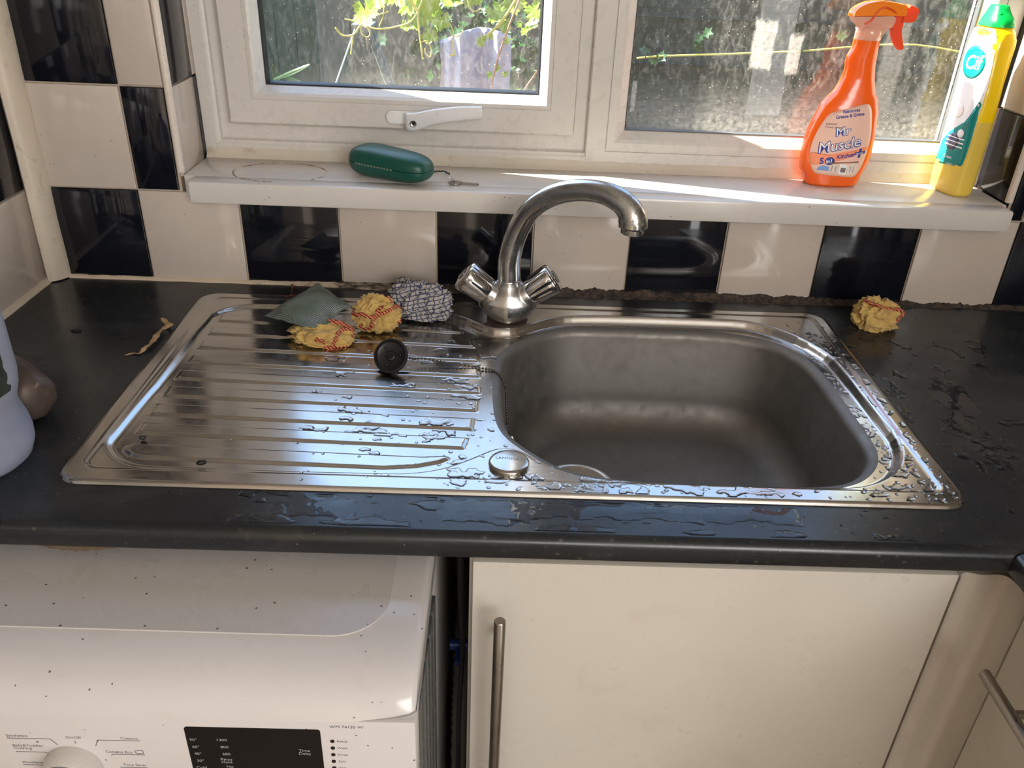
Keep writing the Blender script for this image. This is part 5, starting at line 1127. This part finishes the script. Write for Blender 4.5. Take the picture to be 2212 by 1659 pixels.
# ------------------------------------------------------------------ things at the left of the worktop
x = NT('frosted_plastic'); v = x.coord(); x.set(col=x.mix(x.ramp(x.noise(9, 3), [(.3, 0.0), (.7, 1.0)]), srgb(214, 218, 230), srgb(184, 194, 222)), rough=.28, trans=.72, ior=1.25)
jg = empty('plastic_bottle', (.133, -.500, .0005)); tag(jg, 'translucent ribbed plastic bottle with a torn dark label cut off by the left edge', 'bottle')
pr_ = [(.040, .0), (.050, .0012), (.0555, .006), (.0598, .018), (.0605, .030), (.0590, .042), (.0552, .056), (.0540, .064), (.0552, .072), (.0590, .084), (.0612, .100), (.0612, .150), (.0600, .175), (.054, .195), (.040, .212), (.024, .222), (.018, .228), (.018, .240)]
mb = MB(); mb.lathe(pr_, (.133, -.500, .0006), (0, 0, 1), 72); jb = mb.build('bottle_body', x.m, jg, auto=60)
mb = MB()
for k, z in enumerate((.030, .040, .050)):
    r_ = float(np.interp(z, [p[1] for p in pr_], [p[0] for p in pr_])); mb.tube([(.133+r_*math.cos(R(a)), -.5+r_*math.sin(R(a)), z+.0008*(a+60)/10) for a in range(-75, -30, 5)], .0007, 6)
mb.build('moulded_ribs', x.m, jb, smooth=True)
x2 = NT('dark_label'); x2.set(col=x2.mix(x2.ramp(x2.noise(50, 4, .6), [(.45, 0.0), (.6, 1.0)]), srgb(20, 28, 22), srgb(38, 48, 30)), rough=.5)
mb = MB(); vs = []; fs = []; na, nz_ = 30, 10
for j in range(nz_+1):
    for i in range(na+1):
        a = R(-95+(92+6*mnoise.noise(Vector((j*.7, 1, 0))))*i/na); z = .090+.045*j/nz_+.003*mnoise.noise(Vector((i*.5, 4, 0)))*(1 if j in (0, nz_) else 0); vs.append((.133+.0617*math.cos(a), -.5+.0617*math.sin(a), z))
for j in range(nz_):
    for i in range(na): a = j*(na+1)+i; fs.append((a, a+1, a+na+2, a+na+1))
lb2 = mb.add(vs, fs).build('torn_label', x2.m, jb, smooth=True)
text_obj('330', 'label_text', M_lwhite, .012, lambda a, b, h: (.133+.0622*math.cos(R(-26)+a/.0622), -.5+.0622*math.sin(R(-26)+a/.0622), .112+b), lb2)
MB().lathe([(.019, .238), (.0195, .240), (.0195, .254), (.018, .256), (.001, .256)], (.133, -.5, 0), (0, 0, 1), 32).build('cap', plain('blue_cap', (40, 80, 170), .3), jg, auto=40)
# lump hammer
x = NT('rusty_iron'); v = x.coord(); x.set(col=x.mix(x.ramp(x.noise(38, 6, .75, v, .6), [(.60, 0.0), (.72, 1.0)]), x.mix(x.ramp(x.noise(20, 4, .6, v), [(.35, 0.0), (.65, 1.0)]), srgb(74, 60, 52), srgb(104, 90, 80)), srgb(176, 166, 152)), rough=.5, metal=.35); x.bump(x.noise(70, 5, .7, v), .25, .001)
hm = empty('lump_hammer', (.12, -.40, 0)); tag(hm, 'rusty iron lump hammer head lying behind the plastic bottle on the worktop', 'hammer')
ax = Vector((.68, -.60, 0)).normalized(); mb = MB(); hc = Vector((.1250, -.3880, .0285)); ux = Vector((0, 0, 1)); uy = ax.cross(ux); rs = []
for h, s_ in ((-.050, .62), (-.049, .80), (-.043, .93), (-.030, 1.0), (.030, 1.0), (.043, .95), (.0495, .82), (.0525, .62), (.054, .34), (.0545, .02)):
    rr_ = []
    for k in range(48):
        t = 2*math.pi*k/48+math.pi/48; m_ = max(abs(math.cos(t)), abs(math.sin(t)), (abs(math.cos(t))+abs(math.sin(t)))/1.30); q = .0285*s_*(.72/m_+.28); rr_.append(hc+ax*h+ux*math.cos(t)*q+uy*math.sin(t)*q)
    rs.append(rr_)
mb.rings(rs).build('hammer_head', x.m, hm, auto=50)
MB().tube([hc-uy*(-.020), hc+uy*.06, hc+uy*.20], [.0115, .0135, .0145], 20).build('handle', wood('hammer_wood', (120, 88, 56), (150, 116, 78), (6, 6, 6)), hm, auto=60)
# litter
x = NT('dry_peel'); x.set(col=x.mix(x.noise(80, 4), srgb(120, 88, 54), srgb(196, 164, 116)), rough=.7)
pth = smooth_path([(.1914, -.2575, .0012), (.2000, -.2520, .0020), (.2074, -.2510, .0016), (.2120, -.2400, .0050), (.2145, -.2230, .0045), (.2140, -.2050, .0060), (.2133, -.1880, .0050), (.2215, -.1745, .0075), (.2130, -.1640, .0040), (.2030, -.1520, .0060)], 6); rs = []
for i, p in enumerate(pth):
    t2 = (pth[min(i+1, len(pth)-1)]-pth[max(i-1, 0)]).normalized(); sd_ = Vector((-t2.y, t2.x, .3*math.sin(i*.5))).normalized(); q = i/(len(pth)-1); w_ = .0004+.0036*min(1, q*2.5)*(.7+.4*math.sin(i*.7)**2)
    rs.append([p-sd_*w_, p+Vector((0, 0, .0009)), p+sd_*w_, p+Vector((0, 0, .0004))])
o = MB().rings(rs).build('dried_peel', x.m, auto=60); tag(o, 'curled dry brown strip of peel on the black worktop left of the drainer', 'peel')
M_crumb = plain('burnt_crumb', (20, 16, 14), .5)
def crumb(x_, y_, z_, s_, sc, rz, label):
    bm = bmesh.new(); bmesh.ops.create_icosphere(bm, subdivisions=3, radius=s_)
    for q in bm.verts: q.co *= 1+.28*mnoise.noise(q.co*(1.3/s_)+Vector((x_*99, 0, 0))); q.co = Vector((q.co.x*sc[0], q.co.y*sc[1], q.co.z*sc[2]))
    bmesh.ops.rotate(bm, verts=bm.verts[:], cent=(0, 0, 0), matrix=Matrix.Rotation(rz, 3, 'Z')); bmesh.ops.translate(bm, verts=bm.verts[:], vec=(x_, y_, z_))
    tag(MB().bm(bm).build('crumb', M_crumb, auto=60), label, 'crumb', 'black crumbs')
crumb(SX+.0612, SY-.397, .0018, .0032, (1.2, .8, .8), .4, 'small black crumb at the left end of a drainer rib')
crumb(SX+.1400, SY-.4420, .0022, .0036, (1.5, .8, .8), .3, 'black crumb lying near the front rim of the drainer')
crumb(.0980, -.1900, .0012, .0045, (1.5, .9, .35), -.1, 'flat black flake on the worktop in the left corner')
mb = MB(); mb.tube(smooth_path([(.3480, -.0560, .0055), (.3550, -.0600, .0050), (.3620, -.0560, .0060), (.3750, -.0550, .0055)], 4), .0006, 6); mb.tube([(.3620, -.0560, .006), (.3625, -.050, .014), (.3622, -.046, .0200)], [.0006, .0006, .0016], 6)
o = mb.build('dry_twig', plain('twig_brown', (96, 48, 30), .7), smooth=True); tag(o, 'tiny brown twig on the sink rim behind the scouring pad', 'twig')
